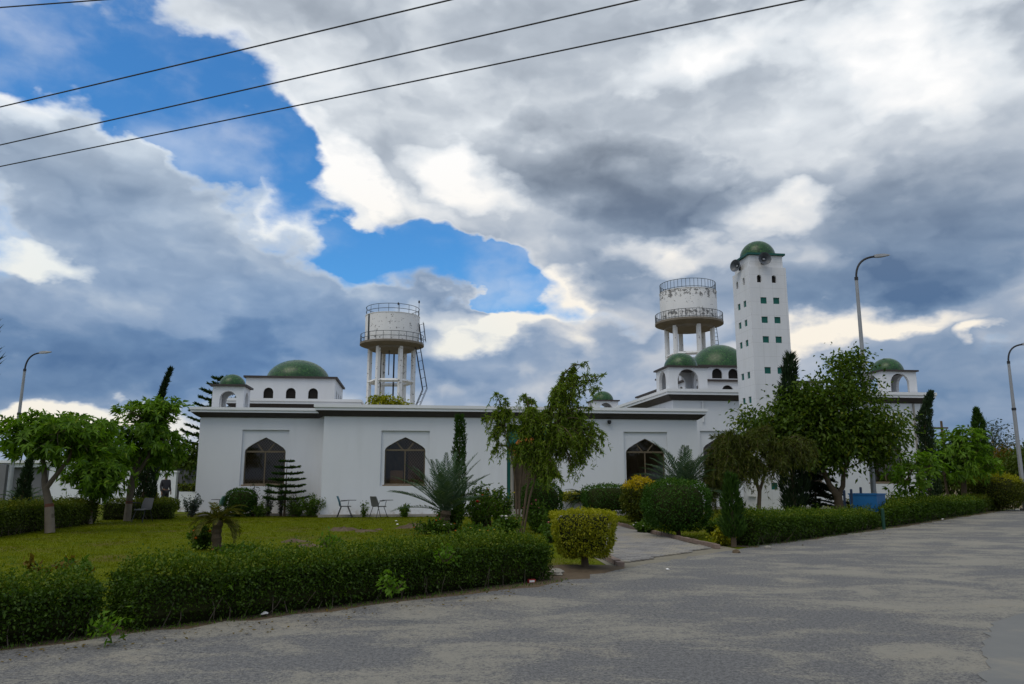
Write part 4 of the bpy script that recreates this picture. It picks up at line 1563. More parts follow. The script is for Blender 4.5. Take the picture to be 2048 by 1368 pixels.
def minaret():
    u0, u1, v0, v1 = 18.40, 20.16, -0.6, 1.16
    t = thing('minaret', 'square white minaret with teal window boards and green dome on top', 'tower', loc(0, 0), THETA)
    zt = 10.90
    mb = MB()
    w = u1 - u0
    front = lambda s, d, z: (u0 + s, v0 + d, z)
    left = lambda s, d, z: (u0 + d, v1 - s, z)
    back = lambda s, d, z: (u1 - s, v1 - d, z)
    right = lambda s, d, z: (u1 - d, v0 + s, z)
    rows = [1.20, 2.55, 6.20, 7.58, 8.47, 9.35]
    rows = [1.20, 6.20, 7.58, 8.47, 9.35]
    rows_l = [4.95, 6.05, 7.50, 8.42, 9.30]
    hs = 0.145
    panels = []
    for mp, rr, cx in ((front, rows, (0.62, 1.22)), (left, rows_l, (0.55, 1.17)), (back, rows, (0.55, 1.2)), (right, rows, (0.55, 1.2))):
        # a column of square openings: cut row by row
        zc = 0.0
        bounds = [0.0] + [(a + b) / 2 for a, b in zip(rr[:-1], rr[1:])] + [9.85, zt]
        for i in range(len(bounds) - 1):
            a, b = bounds[i], bounds[i + 1]
            if i < len(rr):
                hw = hs if mp is front else hs * 0.95
                cxx = cx if not (mp is front and i == 0) else (0.62,)
                ops = [rect(c - hw, c + hw, rr[i] - hs, rr[i] + hs) for c in cxx]
                arch_wall(mb, 0, w, a, b, ops, mp, 0.06)
                panels += [(mp, [(c - hw, rr[i] - hs), (c + hw, rr[i] - hs), (c + hw, rr[i] + hs), (c - hw, rr[i] + hs)], 'window_board') for c in cxx]
            else:
                cs_ = (0.47, 1.17)
                ops = [rounded(c, 0.105, 10.18, 10.42, 8) for c in cs_]
                arch_wall(mb, 0, w, a, b, ops, mp, 0.10)
                panels += [(mp, rounded(c, 0.105, 10.18, 10.42, 8), 'arched_opening') for c in cs_]
    mb.box(u0 + 0.002, u1 - 0.002, v0 + 0.002, v1 - 0.002, zt - 0.06, zt)
    s = mb.build('shaft', M['minaret'], t)
    for mp, P, nm in panels:
        d = 0.035 if nm == 'window_board' else 0.09
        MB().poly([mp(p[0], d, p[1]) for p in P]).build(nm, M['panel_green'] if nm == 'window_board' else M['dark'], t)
    i = 0.09
    h = MB().box(u0 + i, u1 - i, v0 + i, v1 - i, zt, 11.47)
    h.build('lantern', M['minaret'], t)
    o = 0.03
    MB().box(u0 - o + 0.02, u1 + o - 0.02, v0 - o + 0.02, v1 + o - 0.02, 11.472, 11.56).build('slab', M['green_slab'], t)
    dome_part(t, ((u0 + u1) / 2, (v0 + v1) / 2), 11.562, 0.80, 0.80)
    mb = MB()
    mb.box(u0 - 0.12, u1 + 0.12, v0 - 0.12, v1 + 0.12, 0, 0.12)
    mb.build('plinth', M['concrete'], t)
    # pale meter box on the left face
    MB().box(u0 - 0.10, u0 - 0.003, v1 - 1.25, v1 - 0.55, 0.75, 1.75).build('meter_box', M['trim'], t)
    # loudspeakers hung below the slab
    lrot = {'f': (loc((u0 + u1) / 2 - 0.17, v0 + i, 11.22), THETA - math.pi / 2 - 0.12, 'grey horn loudspeaker on the front face of the minaret'),
            'l': (loc(u0 + i, (v0 + v1) / 2 + 0.18, 11.18), THETA + math.pi + 0.45, 'grey horn loudspeaker on the left face of the minaret')}
    for key, (p, rz, lab) in lrot.items():
        sp = thing('loudspeaker', lab, 'loudspeaker', p, rz, 'horn loudspeakers on the minaret')
        prof = [(0.05, 0.05), (0.06, 0.14), (0.10, 0.24), (0.17, 0.33), (0.25, 0.40), (0.285, 0.43), (0.29, 0.45), (0.27, 0.445), (0.24, 0.40), (0.16, 0.33), (0.09, 0.24), (0.045, 0.14)]
        b = MB().lathe(prof, 24, cap=False)
        b.v = [(z * 0.8, x, y) for x, y, z in b.v]
        b.build('horn', M['horn'], sp, True)
        b = MB().lathe([(0.002, 0.14), (0.045, 0.15), (0.06, 0.24), (0.055, 0.28), (0.002, 0.30)], 14)
        b.v = [(z * 0.8, x, y) for x, y, z in b.v]
        b.build('driver', M['steel'], sp, True)
        MB().box(0.002, 0.16, -0.03, 0.03, -0.14, -0.07).box(0.002, 0.02, -0.08, 0.08, -0.18, 0.10).build('bracket', M['black'], sp)
    return t


front_wing()
side_hall()
prayer_hall()
minaret()


# ------------------------------------------------------------------ water towers
def water_tower(name, label, cpx, D, ring_y, rail_dense, mat, left):
    """photo rows give the levels, D the distance"""
    (y_top, y_tank0, y_plat, y_beam, y_low) = ring_y
    c = at(cpx, y_plat, D)
    X, Y = c.x, c.y
    t = thing(name, label, 'water tower', (X, Y, 0))
    zpl = c.z
    ztop = at(cpx, y_tank0, D).z
    zrail = at(cpx, y_top, D).z
    depth = lambda z: D * CP + (z - CAM_H) * SP
    px = depth(zpl) / FPX
    rt = (54 if left else 56) * px
    rp = (63.5 if left else 67) * px
    MB().lathe([(rt, zpl + 0.10), (rt, ztop - 0.08), (rt * 1.012, ztop - 0.06), (rt * 1.012, ztop), (rt * 0.8, ztop + 0.05), (0.01, ztop + 0.18)], 48).build('tank', mat, t, True)
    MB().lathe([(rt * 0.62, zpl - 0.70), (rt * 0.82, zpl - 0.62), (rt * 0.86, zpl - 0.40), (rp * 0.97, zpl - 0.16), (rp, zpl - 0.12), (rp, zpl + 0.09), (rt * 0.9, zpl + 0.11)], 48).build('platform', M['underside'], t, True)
    nc = 6 if not left else 6
    rc = rt * 0.80
    a0 = math.radians(62 if left else 40)
    for k in range(nc):
        a = a0 + 2 * math.pi * k / nc
        m_ = MB()
        s = 0.20
        x, y = rc * math.cos(a), rc * math.sin(a)
        m_.tube([(x, y, 0), (x, y, zpl - 0.45)], s * 1.25, 4 if left else 10)
        m_.build('column', M['tank'], t)
    for yb in ((y_beam, y_low) if left else (y_low,)):
        zb = at(cpx, yb, D).z
        bm = MB()
        for k in range(nc):
            a, b = a0 + 2 * math.pi * k / nc, a0 + 2 * math.pi * (k + 1) / nc
            bm.tube([(rc * math.cos(a), rc * math.sin(a), zb), (rc * math.cos(b), rc * math.sin(b), zb)], 0.2, 4)
        bm.build('ring_beam', M['tank'], t)
    for (r, z0, hgt, nm, npost) in ((rp - 0.05, zpl + 0.09, 0.85, 'gallery_railing', 60 if rail_dense else 26), (rt - 0.06, ztop, zrail - ztop, 'roof_railing', 44 if rail_dense else 16)):
        m_ = MB()
        for k in range(npost):
            a = 2 * math.pi * k / npost
            x, y = r * math.cos(a), r * math.sin(a)
            m_.tube([(x, y, z0), (x, y, z0 + hgt)], 0.022, 4)
        for q in ((1.0, 0.12) if rail_dense else (1.0, 0.45)):
            pts = [(r * math.cos(2 * math.pi * k / 48), r * math.sin(2 * math.pi * k / 48), z0 + hgt * q) for k in range(49)]
            m_.tube(pts, 0.03, 5, False)
        m_.build(nm, M['rail'], t)
    if left:
        for (x, y, h, nm) in ((-rc * 0.45, -rc * 0.3, zpl - 0.9, 'pipe'), (0.25, 0, zpl - 1.0, 'pipe')):
            MB().tube([(x, y, 0), (x, y, h)], 0.085, 8).build(nm, M['black'], t)
        MB().tube([(-0.05, -rc * 0.6, zpl - 3.4), (-0.05, -rc * 0.6, zpl - 0.8)], 0.05, 6).build('pipe', M['black'], t)
        a = math.radians(222)
        x, y = (rt + 0.03) * math.cos(a), (rt + 0.03) * math.sin(a)
        m_ = MB()
        m_.box(x - 0.10, x + 0.10, y - 0.03, y + 0.03, zpl + 0.1, ztop - 0.1)
        m_.build('level_gauge', M['rail'], t)
        for (x, y, h) in ((0.3, rt * 0.6, 1.7), (rt * 0.97, 0.0, 1.5)):
            MB().tube([(x, y, ztop), (x, y, ztop + h), (x, y, ztop + h + 0.02), (x, y, ztop + h + 0.25), (x, y, ztop + h + 0.3)], [0.02, 0.02, 0.09, 0.09, 0.03], 6).build('warning_lamp', M['black'], t)
        # zig-zag ladder on the right
        ld = MB()
        x1 = rt * 0.80 + 0.35
        flights = [((x1 - 1.15, -0.4, zpl - 9.6), (x1 + 0.75, -0.4, zpl - 4.8)), ((x1 + 0.75, -0.4, zpl - 4.8), (x1 - 0.15, -0.4, zpl + 0.1)), ((rt + 0.3, -0.5, zpl + 0.1), (rt + 0.02, -0.4, zpl + 2.2))]
        for p, q in flights:
            p, q = Vector(p), Vector(q)
            for dy in (-0.32, 0.32):
                o = Vector((0, dy, 0))
                ld.tube([p + o, q + o], 0.035, 4)
                ld.tube([p + o + Vector((0.45, 0, 0.15)), q + o + Vector((0.45, 0, 0.15))], 0.025, 4)
            n = int((q - p).length / 0.42)
            for i in range(n):
                m2 = p.lerp(q, (i + 0.5) / n)
                ld.tube([m2 + Vector((0, -0.32, 0)), m2 + Vector((0, 0.32, 0))], 0.025, 4)
                if i % 2 == 0:
                    ld.tube([m2 + Vector((0, -0.32, 0)), m2 + Vector((0.45, -0.32, 0.15))], 0.022, 4)
        ld.build('ladder', M['black'], t)
    else:
        ld = MB()
        p, q = Vector((rt * 0.80 + 0.65, -0.3, zpl - 6.0)), Vector((rt * 0.80 + 0.2, -0.3, zpl - 0.4))
        for dx in (-0.22, 0.22):
            ld.tube([p + Vector((dx, 0, 0)), q + Vector((dx, 0, 0))], 0.03, 4)
        for i in range(14):
            m2 = p.lerp(q, (i + 0.5) / 14)
            ld.tube([m2 + Vector((-0.22, 0, 0)), m2 + Vector((0.22, 0, 0))], 0.022, 4)
        ld.build('ladder', M['black'], t)
    return t


water_tower('water_tower', 'white round water tower with zigzag ladder and black pipes behind the left dome', 784, 80, (618, 634, 690, 765, 812), False, M['tank'], True)
water_tower('water_tower', 'weathered white water tower with peeling paint and dense railings left of the minaret', 1378, 78, (570, 587, 648, 730, 712), True, M['tank_peel'], False)


# ------------------------------------------------------------------ street lamps, cables, poles
def street_lamp(label, base, h, lean, head=1.15, s=1.0, rz=0.0):
    t = thing('street_lamp', label, 'street lamp', base, rz, 'curved-arm street lamps')
    ax = lambda z: Vector((lean * z, 0, z))
    k = h * 0.60
    MB().tube([ax(0), ax(k)], [0.105 * s, 0.085 * s], 10).build('pole', M['steel'], t, True)
    MB().tube([ax(k - 0.06), ax(k), ax(k + 0.06)], [0.10 * s, 0.105 * s, 0.10 * s], 10).build('collar', M['black'], t, True)
    MB().tube([ax(k + 0.05), ax(h - 0.95)], [0.078 * s, 0.062 * s], 10).build('upper_pole', M['steel'], t, True)
    a = ax(h - 0.95)
    b = a + Vector((-0.02, 0, 0.85))
    e = a + Vector((0.72 * head, 0, 0.93))
    path = bez(a, b + Vector((0.02, 0, 0.02)), e, 10)
    MB().tube(path, 0.042 * s, 8).build('arm', M['black'], t, True)
    MB().tube([a - Vector((0, 0, 0.05)), a + Vector((0, 0, 0.08))], 0.075 * s, 8).build('collar', M['black'], t, True)
    hd = MB()
    f = e + Vector((-0.05, 0, 0.0))
    ring = lambda x, w, zt, zb: [tuple(f + Vector((x, -w, zb))), tuple(f + Vector((x, w, zb))), tuple(f + Vector((x, w * 0.8, zt))), tuple(f + Vector((x, -w * 0.8, zt)))]
    rs_ = [ring(0, 0.05, 0.06, -0.04), ring(0.12, 0.085, 0.085, -0.035), ring(0.32, 0.105, 0.095, -0.02), ring(0.5, 0.10, 0.085, 0.02), ring(0.62, 0.06, 0.075, 0.04)]
    hd.loops(rs_)
    hd.poly(rs_[0])
    hd.poly(rs_[-1][::-1])
    hd.build('lamp_head', M['steel'], t)
    MB().box(-0.16, 0.16, -0.16, 0.16, -0.02, 0.10).build('base', M['concrete'], t)
    return t


lb = at(1751, 1030, 29.6)
lb.z = 0
street_lamp('tall grey street lamp rising behind the blue bin beside the leafy tree', lb, at(1712, 512, 29.6).z, 0.0)
l2 = gnd(14, 1018)
tp = at(47, 760, l2.y)
street_lamp('slightly leaning grey street lamp at the far left above the umbrella tree', l2, at(60, 705, l2.y).z, (tp.x - l2.x) / tp.z, 1.0)
l3 = at(2050, 1012, 38)
l3.z = 0
street_lamp('grey street lamp cut by the right edge of the picture', l3, at(2036, 688, 38).z, 0.0)


def cables():
    rows = [((0, 15), (200, 0)), ((0, 214), (900, 0)), ((0, 290), (1275, 0)), ((0, 333), (1605, 0))]
    labs = ['short overhead cable crossing the top left corner of the sky', 'uppermost of the three long overhead cables', 'middle one of the three long overhead cables', 'lowest of the three long overhead cables']
    zs = [9.6, 8.2, 8.0, 8.0]
    ends_l, ends_r = [], []
    for (a, b), lab, z in zip(rows, labs, zs):
        p, q = gnd(*a, z), gnd(*b, z)
        d = (q - p).normalized()
        A, B = p - d * 34, q + d * (30 if b[0] > 300 else 36)
        ln = (B - A).length
        path = []
        for i in range(41):
            s = i / 40
            pt = A.lerp(B, s)
            sp_, sq_ = (p - A).length / ln, (q - A).length / ln
            sag = 0.9
            f = lambda x: -4 * sag * x * (1 - x)
            base = f(sp_) + (f(sq_) - f(sp_)) * (s - sp_) / (sq_ - sp_)
            path.append(pt + Vector((0, 0, (f(s) - base) * 0.35)))
        o = MB().tube(path, 0.012, 5).build('overhead_cable', M['black'])
        tag(o, lab, 'cable', 'overhead cables')
        ends_l.append(path[0])
        ends_r.append(path[-1])
    for ends, lab in ((ends_l, 'concrete cable pole out past the left end of the cables'), (ends_r, 'concrete cable pole out past the right end of the cables')):
        c = sum((Vector(e) for e in ends), Vector()) / 4
        t = thing('utility_pole', lab, 'pole', (c.x, c.y, 0))
        top = max(e.z for e in ends)
        MB().tube([(0, 0, 0), (0, 0, top + 0.3)], [0.18, 0.12], 10).build('pole', M['concrete'], t, True)
        ar = MB()
        for e in ends:
            ar.tube([(0, 0, e.z - 0.12), (e.x - c.x, e.y - c.y, e.z - 0.02)], 0.04, 5)
        ar.build('crossarm', M['steel'], t)


cables()
up_ = at(1885, 870, 75)
t = thing('utility_pole', 'small distant utility pole with crossarms beside the bent cypress', 'pole', (up_.x, up_.y, 0))
zt = at(1885, 842, 75).z
MB().tube([(0, 0, 0), (0, 0, zt)], [0.16, 0.11], 8).build('pole', M['bark'], t)
MB().box(-0.75, 0.6, -0.06, 0.06, zt - 0.75, zt - 0.6).box(-0.5, 0.4, -0.05, 0.05, zt - 1.5, zt - 1.38).build('crossarm', M['bark'], t)


# ------------------------------------------------------------------ buildings beyond the garden on the left
def left_yard():
    D = 47.0
    a, b = at(-120, 930, D), at(215, 930, D)
    t = thing('gatehouse', 'low white gatehouse with a grey sheet gate behind the left trees', 'building', (a.x, D, 0))
    w = b.x - a.x
    g0, g1 = at(20, 930, D).x - a.x, at(100, 930, D).x - a.x
    zt = at(60, 926, D).z
    mb = MB()
    arch_wall(mb, 0, w, 0, zt, [rect(g0, g1, 0.0, zt - 0.25)], IDM, 0.5)
    mb.box(0, w, 4.0, 4.1, 0, zt)
    mb.box(0, 0.1, 0.001, 4.0, 0, zt)
    mb.box(w - 0.1, w, 0.001, 4.0, 0, zt)
    mb.build('wall', M['wall'], t)
    MB().box(-0.15, w + 0.15, -0.2, 4.2, zt + 0.002, zt + 0.16).build('roof', M['trim'], t)
    n = 4
    for i in range(n):
        q0, q1 = g0 + (g1 - g0) * i / n, g0 + (g1 - g0) * (i + 1) / n
        MB().box(q0 + 0.01, q1 - 0.01, 0.30, 0.34, 0.05, zt - 0.27).build('gate_panel', M['greywall'], t)
    MB().box(g0 - 0.55, g0 - 0.05, -0.25, -0.002, 0, zt - 0.1).build('pillar', M['greywall'], t)
    D2 = 44.0
    p, q = at(228, 960, D2), at(352, 960, D2)
    z2 = at(300, 945, D2).z
    o = MB().box(0, q.x - p.x, 0, 0.25, 0, z2).box(-0.05, q.x - p.x + 0.05, -0.05, 0.3, z2 + 0.002, z2 + 0.10).build('boundary_wall', M['wall'])
    o.location = (p.x, D2, 0)
    tag(o, 'plain white boundary wall behind the standing person', 'wall')
    # dark metal gate between wall and hall
    p, q = at(352, 960, 45.0), at(392, 960, 45.0)
    g = thing('metal_gate', 'dark grey metal gate between boundary wall and corner hall', 'gate', (p.x, 45.0, 0))
    w = q.x - p.x
    for i in range(3):
        MB().box(w * i / 3 + 0.01, w * (i + 1) / 3 - 0.01, 0, 0.04, 0.1, 2.0).build('gate_panel', M['greywall'], g)
    MB().box(-0.06, w + 0.06, -0.02, 0.06, 2.0, 2.08).build('gate_frame', M['black'], g)
    # low white planter beside the hall
    p = at(357, 1000, 36.5)
    pl_ = thing('planter', 'low white planter box with clipped top beside the corner hall', 'planter', (p.x, 36.5, 0))
    MB().box(0.0, 1.15, 0, 0.5, 0, 0.92).build('box', M['wall'], pl_)
    n = 900
    P = np.stack([rng.uniform(-0.05, 1.2, n), rng.uniform(-0.05, 0.55, n), rng.uniform(0.9, 1.28, n)], -1)
    leaf_mesh('leaves', P, rng.normal(size=(n, 3)) + np.array([0, 0, .4]), 0.09, 0.05, F['hedge2'], pl_)
    MB().box(0.06, 1.09, 0.06, 0.44, 0.921, 1.18).build('twigs', F['twig'], pl_)


left_yard()


# ------------------------------------------------------------------ hedges
def P2(x, y):
    p = gnd(x, y)
    return (p.x, p.y)


NEAR = dict(L=0.055, W=0.026, mat=F['hedge'])
d0 = Vector((-4.62, 7.22))
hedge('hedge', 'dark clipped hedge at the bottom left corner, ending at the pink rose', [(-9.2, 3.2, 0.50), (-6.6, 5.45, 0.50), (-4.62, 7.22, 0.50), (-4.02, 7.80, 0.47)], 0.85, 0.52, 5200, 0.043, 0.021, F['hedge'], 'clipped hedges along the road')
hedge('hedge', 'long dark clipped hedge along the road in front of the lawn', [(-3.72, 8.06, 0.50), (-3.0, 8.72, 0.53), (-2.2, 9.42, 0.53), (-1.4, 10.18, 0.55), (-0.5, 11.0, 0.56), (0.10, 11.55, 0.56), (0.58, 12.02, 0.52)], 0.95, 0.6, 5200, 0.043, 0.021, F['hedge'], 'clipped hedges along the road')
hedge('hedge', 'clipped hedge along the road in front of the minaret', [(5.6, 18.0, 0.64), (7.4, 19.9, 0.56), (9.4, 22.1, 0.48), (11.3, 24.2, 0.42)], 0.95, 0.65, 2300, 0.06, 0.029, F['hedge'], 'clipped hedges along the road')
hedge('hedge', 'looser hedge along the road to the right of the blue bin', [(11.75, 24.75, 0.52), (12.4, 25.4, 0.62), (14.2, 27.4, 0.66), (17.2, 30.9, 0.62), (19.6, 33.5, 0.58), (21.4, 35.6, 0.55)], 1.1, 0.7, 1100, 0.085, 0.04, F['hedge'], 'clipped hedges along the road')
hedge('hedge', 'short yellowish hedge end beside the far clipped ball', [(21.7, 36.0, 0.6), (23.4, 38.0, 0.62)], 1.0, 0.6, 900, 0.085, 0.04, F['hedge2'], 'clipped hedges along the road')
hedge('hedge', 'olive hedge at the left edge behind the whitewashed umbrella tree', [(-13.2, 17.5, 0.76), (-13.35, 20.5, 0.74), (-13.9, 24.4, 0.72), (-14.3, 27.2, 0.70)], 0.9, 0.9, 1000, 0.075, 0.036, F['hedge2'], 'olive hedges round the left of the lawn')
hedge('hedge', 'olive hedge behind the grey chair at the back of the lawn', [(-15.2, 29.2, 0.64), (-13.0, 29.7, 0.60)], 0.9, 0.85, 900, 0.075, 0.036, F['hedge2'], 'olive hedges round the left of the lawn')

# ------------------------------------------------------------------ clipped bushes
b = gnd(1147, 1139)
topiary('clipped_bush', 'lime green flat-topped clipped bush by the driveway mouth', (b.x + 0.18, b.y, 0), 0.47, 0.44, 0.345, 0.60, 9500, 0.05, 0.024, F['lime'], 7.0, None, 0.055, 'bush', None, 0.12)
rs_ = np.random.default_rng(9)
V, seg = [], 28
for r, z in ((1.0, -0.03), (0.8, 0.012), (0.55, 0.03), (0.25, 0.055), (0.01, 0.065)):
    for k in range(seg):
        a_ = 2 * math.pi * k / seg
        q = 1 + 0.22 * math.sin(2 * a_ + 1) + 0.12 * math.sin(5 * a_) + rs_.normal() * 0.05
        V.append((b.x + r * q * 0.85 * math.cos(a_), b.y + 0.1 + r * q * 0.7 * math.sin(a_), z + rs_.normal() * 0.006))
MB().add(V, [(j * seg + k, j * seg + (k + 1) % seg, (j + 1) * seg + (k + 1) % seg, (j + 1) * seg + k) for j in range(4) for k in range(seg)]).build('soil', M['soil'], None, True, kind='structure')


def bush_at(name, label, px, yb, D, wpx, ytop, ybot, n, L, W, mat, sq=2.4, topmat=None, trunk=0.05, ry=None):
    c = at(px, 960, D)
    k = D / FPX * 1.0
    r = wpx / 2 * k
    zt, zb = at(px, ytop, D).z, max(0.05, at(px, ybot, D).z)
    return topiary(name, label, (c.x, D, 0), r, ry or r * 0.95, (zt - zb) / 2, (zt + zb) / 2, n, L, W, mat, sq, None, trunk, 'bush', topmat)


bush_at('clipped_bush', 'large dark green rounded clipped bush right of the driveway', 1352, 1075, 20.5, 122, 962, 1058, 11000, 0.06, 0.03, F['ball'], 2.7)
bush_at('clipped_bush', 'golden yellow bush with green lower leaves beside the driveway', 1280, 1050, 24.6, 68, 958, 1042, 3600, 0.10, 0.05, F['goldgreen'], 2.3, F['gold'])
bush_at('clipped_bush', 'dark green box-shaped clipped bush in front of the right window', 1215, 1025, 27.5, 92, 972, 1024, 7000, 0.06, 0.03, F['ball'], 5.0, None, 0, 0.7)
bush_at('clipped_bush', 'dark green dome-shaped bush behind the weeping tree', 1083, 1045, 24.0, 78, 962, 1044, 6500, 0.06, 0.03, F['ball'], 2.3)
bush_at('clipped_bush', 'low olive bush in a white planter left of the boxy bush', 1150, 1003, 29.5, 60, 984, 1003, 1800, 0.07, 0.035, F['lime'], 2.6, None, 0, 0.5)
bush_at('clipped_bush', 'big clipped ball bush with yellow top near the right edge', 1990, 1018, 38.0, 92, 949, 1016, 9000, 0.09, 0.045, F['goldgreen'], 2.4, F['lime'], 0.08)
bush_at('clipped_bush', 'dark green clipped bush under the left arched window', 484, 1030, 31.6, 52, 979, 1030, 4500, 0.07, 0.035, F['ball'], 3.2, None, 0)
bush_at('clipped_bush', 'yellow-green rounded bush by the white planter', 335, 1020, 33.5, 44, 997, 1024, 2200, 0.08, 0.04, F['hedge2'], 2.8, None, 0)
bush_at('clipped_bush', 'small dark conical bush left of the standing person', 306, 1020, 32.0, 26, 978, 1022, 1500, 0.08, 0.035, F['lime'], 1.6, None, 0)
p = at(1155, 990, 29.4)
o = MB().box(-0.75, 0.75, -0.3, 0.3, 0, 0.95).box(-0.8, 0.8, -0.34, 0.34, 0.951, 1.02).build('planter', M['wall'])
o.location = (p.x, 30.2, 0)
tag(o, 'low white planter wall left of the boxy clipped bush', 'planter')

# ------------------------------------------------------------------ trees on the left
WH = dict(mode='whorl', tips=6, k=9, L=0.24, W=0.065, spread=0.20)
b = gnd(96, 1066)
broad_tree('umbrella_tree', 'flat-crowned tree with whitewashed red-banded trunk at far left of the lawn', b,
           [[(0.05, 0, 0, 0.13), (0.0, 0, 0.5, 0.115), (-0.12, 0, 1.0, 0.10), (-0.22, 0, 1.3, 0.09), (-0.35, 0.05, 1.9, 0.06), (-0.42, 0, 2.25, 0.045)],
            [(-0.18, 0, 1.25, 0.08), (0.12, -0.05, 1.65, 0.06), (0.35, 0, 2.0, 0.045), (0.45, 0, 2.3, 0.035)]],
           [(-0.9, 0, 2.75, 1.0, 1.1, 0.55, 1.6), (0.55, 0, 2.85, 1.2, 1.1, 0.42, 1.7), (-0.3, 0, 2.35, 1.3, 1.0, 0.45, 1.0), (1.15, 0, 2.5, 0.7, 0.8, 0.4, 0.6)], 120, WH, F['whorl'], M['bark_grey'], 'whorl-leaved garden trees',
           ((0.05, 0, 0.0), (-0.04, 0, 0.72), 0.138, 0.120))
b = gnd(180, 1048)
broad_tree('umbrella_tree', 'low dense round-crowned tree between the two taller trees on the left', b,
           [[(0, 0, 0, 0.075), (-0.04, 0, 0.5, 0.065), (-0.02, 0, 0.9, 0.06), (0.0, 0, 1.3, 0.05)]],
           [(0.05, 0, 1.75, 1.0, 1.0, 0.75, 1.5), (-0.1, 0, 2.45, 0.95, 0.9, 0.55, 1.2), (0.25, 0, 1.35, 0.8, 0.8, 0.5, 0.7)], 115, WH, F['whorl'], M['bark_grey'], 'whorl-leaved garden trees',
           ((0, 0, 0), (-0.03, 0, 0.38), 0.078, 0.070))
b = gnd(254, 1042)
broad_tree('umbrella_tree', 'tall layered tree with pale trunk left of the dark cypress', b,
           [[(0, 0, 0, 0.12), (0.02, 0, 0.7, 0.11), (0.05, 0, 1.3, 0.13), (0.15, 0, 1.9, 0.10), (0.3, 0, 2.5, 0.07)], [(0.1, 0, 1.5, 0.09), (0.6, -0.1, 2.2, 0.07), (0.75, 0, 3.0, 0.05)]],
           [(0.6, 0, 3.95, 1.15, 1.1, 0.42, 1.9), (0.45, 0, 3.2, 1.3, 1.2, 0.4, 1.6), (-0.2, 0, 2.6, 1.1, 1.1, 0.5, 1.2), (1.15, 0, 2.7, 0.75, 0.9, 0.55, 1.0), (0.5, 0, 2.2, 1.0, 1.0, 0.45, 0.7)], 165, WH, F['whorl'], M['bark_grey'], 'whorl-leaved garden trees',
           ((0, 0, 0), (0.02, 0, 0.62), 0.128, 0.118))
b = at(283, 1015, 31.5)
cypress('cypress', 'tall dark cypress with a thin crooked tip behind the left trees', (b.x, 31.5, 0), at(325, 736, 31.5).z, 0.46, 8000, F['cypress'], (0.50, 0), (0.26, 0), None, 0.2, 0.045, 0.03, 2.2)
b = at(38, 1010, 30)
cypress('cypress', 'slim young cypress in front of the grey gate on the left', (b.x, 30, 0), at(45, 915, 30).z, 0.30, 2600, F['cypress'], (0.25, 0), (0, 0), None, 0.16, 0.035, 0.15, 1.0)
b = at(432, 1010, 47)
tier_conifer('conifer', 'layered dark conifer rising behind the corner hall', (b.x, 47, 0), at(438, 752, 47).z, 2.7, 16, F['conifer'], None, 0.1, 460, 0.18, 0.5)
b = at(-105, 1000, 24)
cypress('feathery_tree', 'feathery dark tree peeping in at the left edge', (b.x, 24, 0), at(-90, 560, 24).z, 0.95, 5500, F['cypress'], (0.0, 0), (0, 0), None, 0.45, 0.05, 0.35, 0.8)
for (px, D, zt, w, lab) in ((395, 46, 890, 70, 'dense dark tree squeezed behind the metal gate'), (330, 52, 880, 120, 'spreading tree behind the boundary wall'), (225, 50, 905, 110, 'shadowy tree behind the gatehouse wall')):
    b = at(px, 1000, D)
    k = D / FPX
    h = at(px, zt, D).z
    broad_tree('background_tree', lab, (b.x, D, 0), [[(0, 0, 0, 0.14), (0, 0, h * 0.4, 0.10)]], [(0, 0, h * 0.62, w / 2 * k, w / 2 * k, h * 0.38, 1)], 70, dict(mode='broad', k=55, L=0.26, W=0.13, spread=0.36), F['far'], M['bark'], 'trees behind the left wall')

# ------------------------------------------------------------------ plants along the left wall
b = loc(-1.45, 0.35)
tier_conifer('norfolk_pine', 'small tiered pine in front of the left arched window', b, at(596, 920, b.y).z, 0.86, 7, F['conifer'], None, 0.30, 420, 0.10, 0.45)
for (u, v, rx, h, n, m_, lab) in ((-2.75, 0.8, 0.28, 1.55, 12, 'greyshrub', 'thin grey-green stalks just right of the clipped bush'), (-2.15, 0.75, 0.3, 1.35, 12, 'greyshrub', 'second clump of grey-green stalks under the window'), (-1.65, 0.7, 0.25, 1.75, 11, 'greyshrub', 'tallest grey-green stalks beside the tiered pine'),
                                  (-1.0, 0.1, 0.62, 0.95, 34, 'shrub', 'leafy green shrub at the foot of the tiered pine'), (-0.35, -0.1, 0.58, 1.05, 36, 'shrub', 'leafy green shrub at the corner of the front wing'), (-5.15, 0.7, 0.4, 1.1, 22, 'greyshrub', 'grey-green shrub at the left corner of the hall'),
                                  (3.35, -0.7, 0.25, 0.55, 16, 'shrub', 'small dark weed clump right of the grey chair'), (1.75, -0.45, 0.15, 0.75, 5, 'shrub', 'spindly weed between the two chairs'), (-2.4, 0.5, 0.6, 0.6, 24, 'shrub', 'low dark ground shrub below the left window')):
    shrub('wall_shrub', lab, loc(u, v), rx, h, n, 55, 0.09, 0.04, F[m_], None, 'shrubs along the foot of the wall')

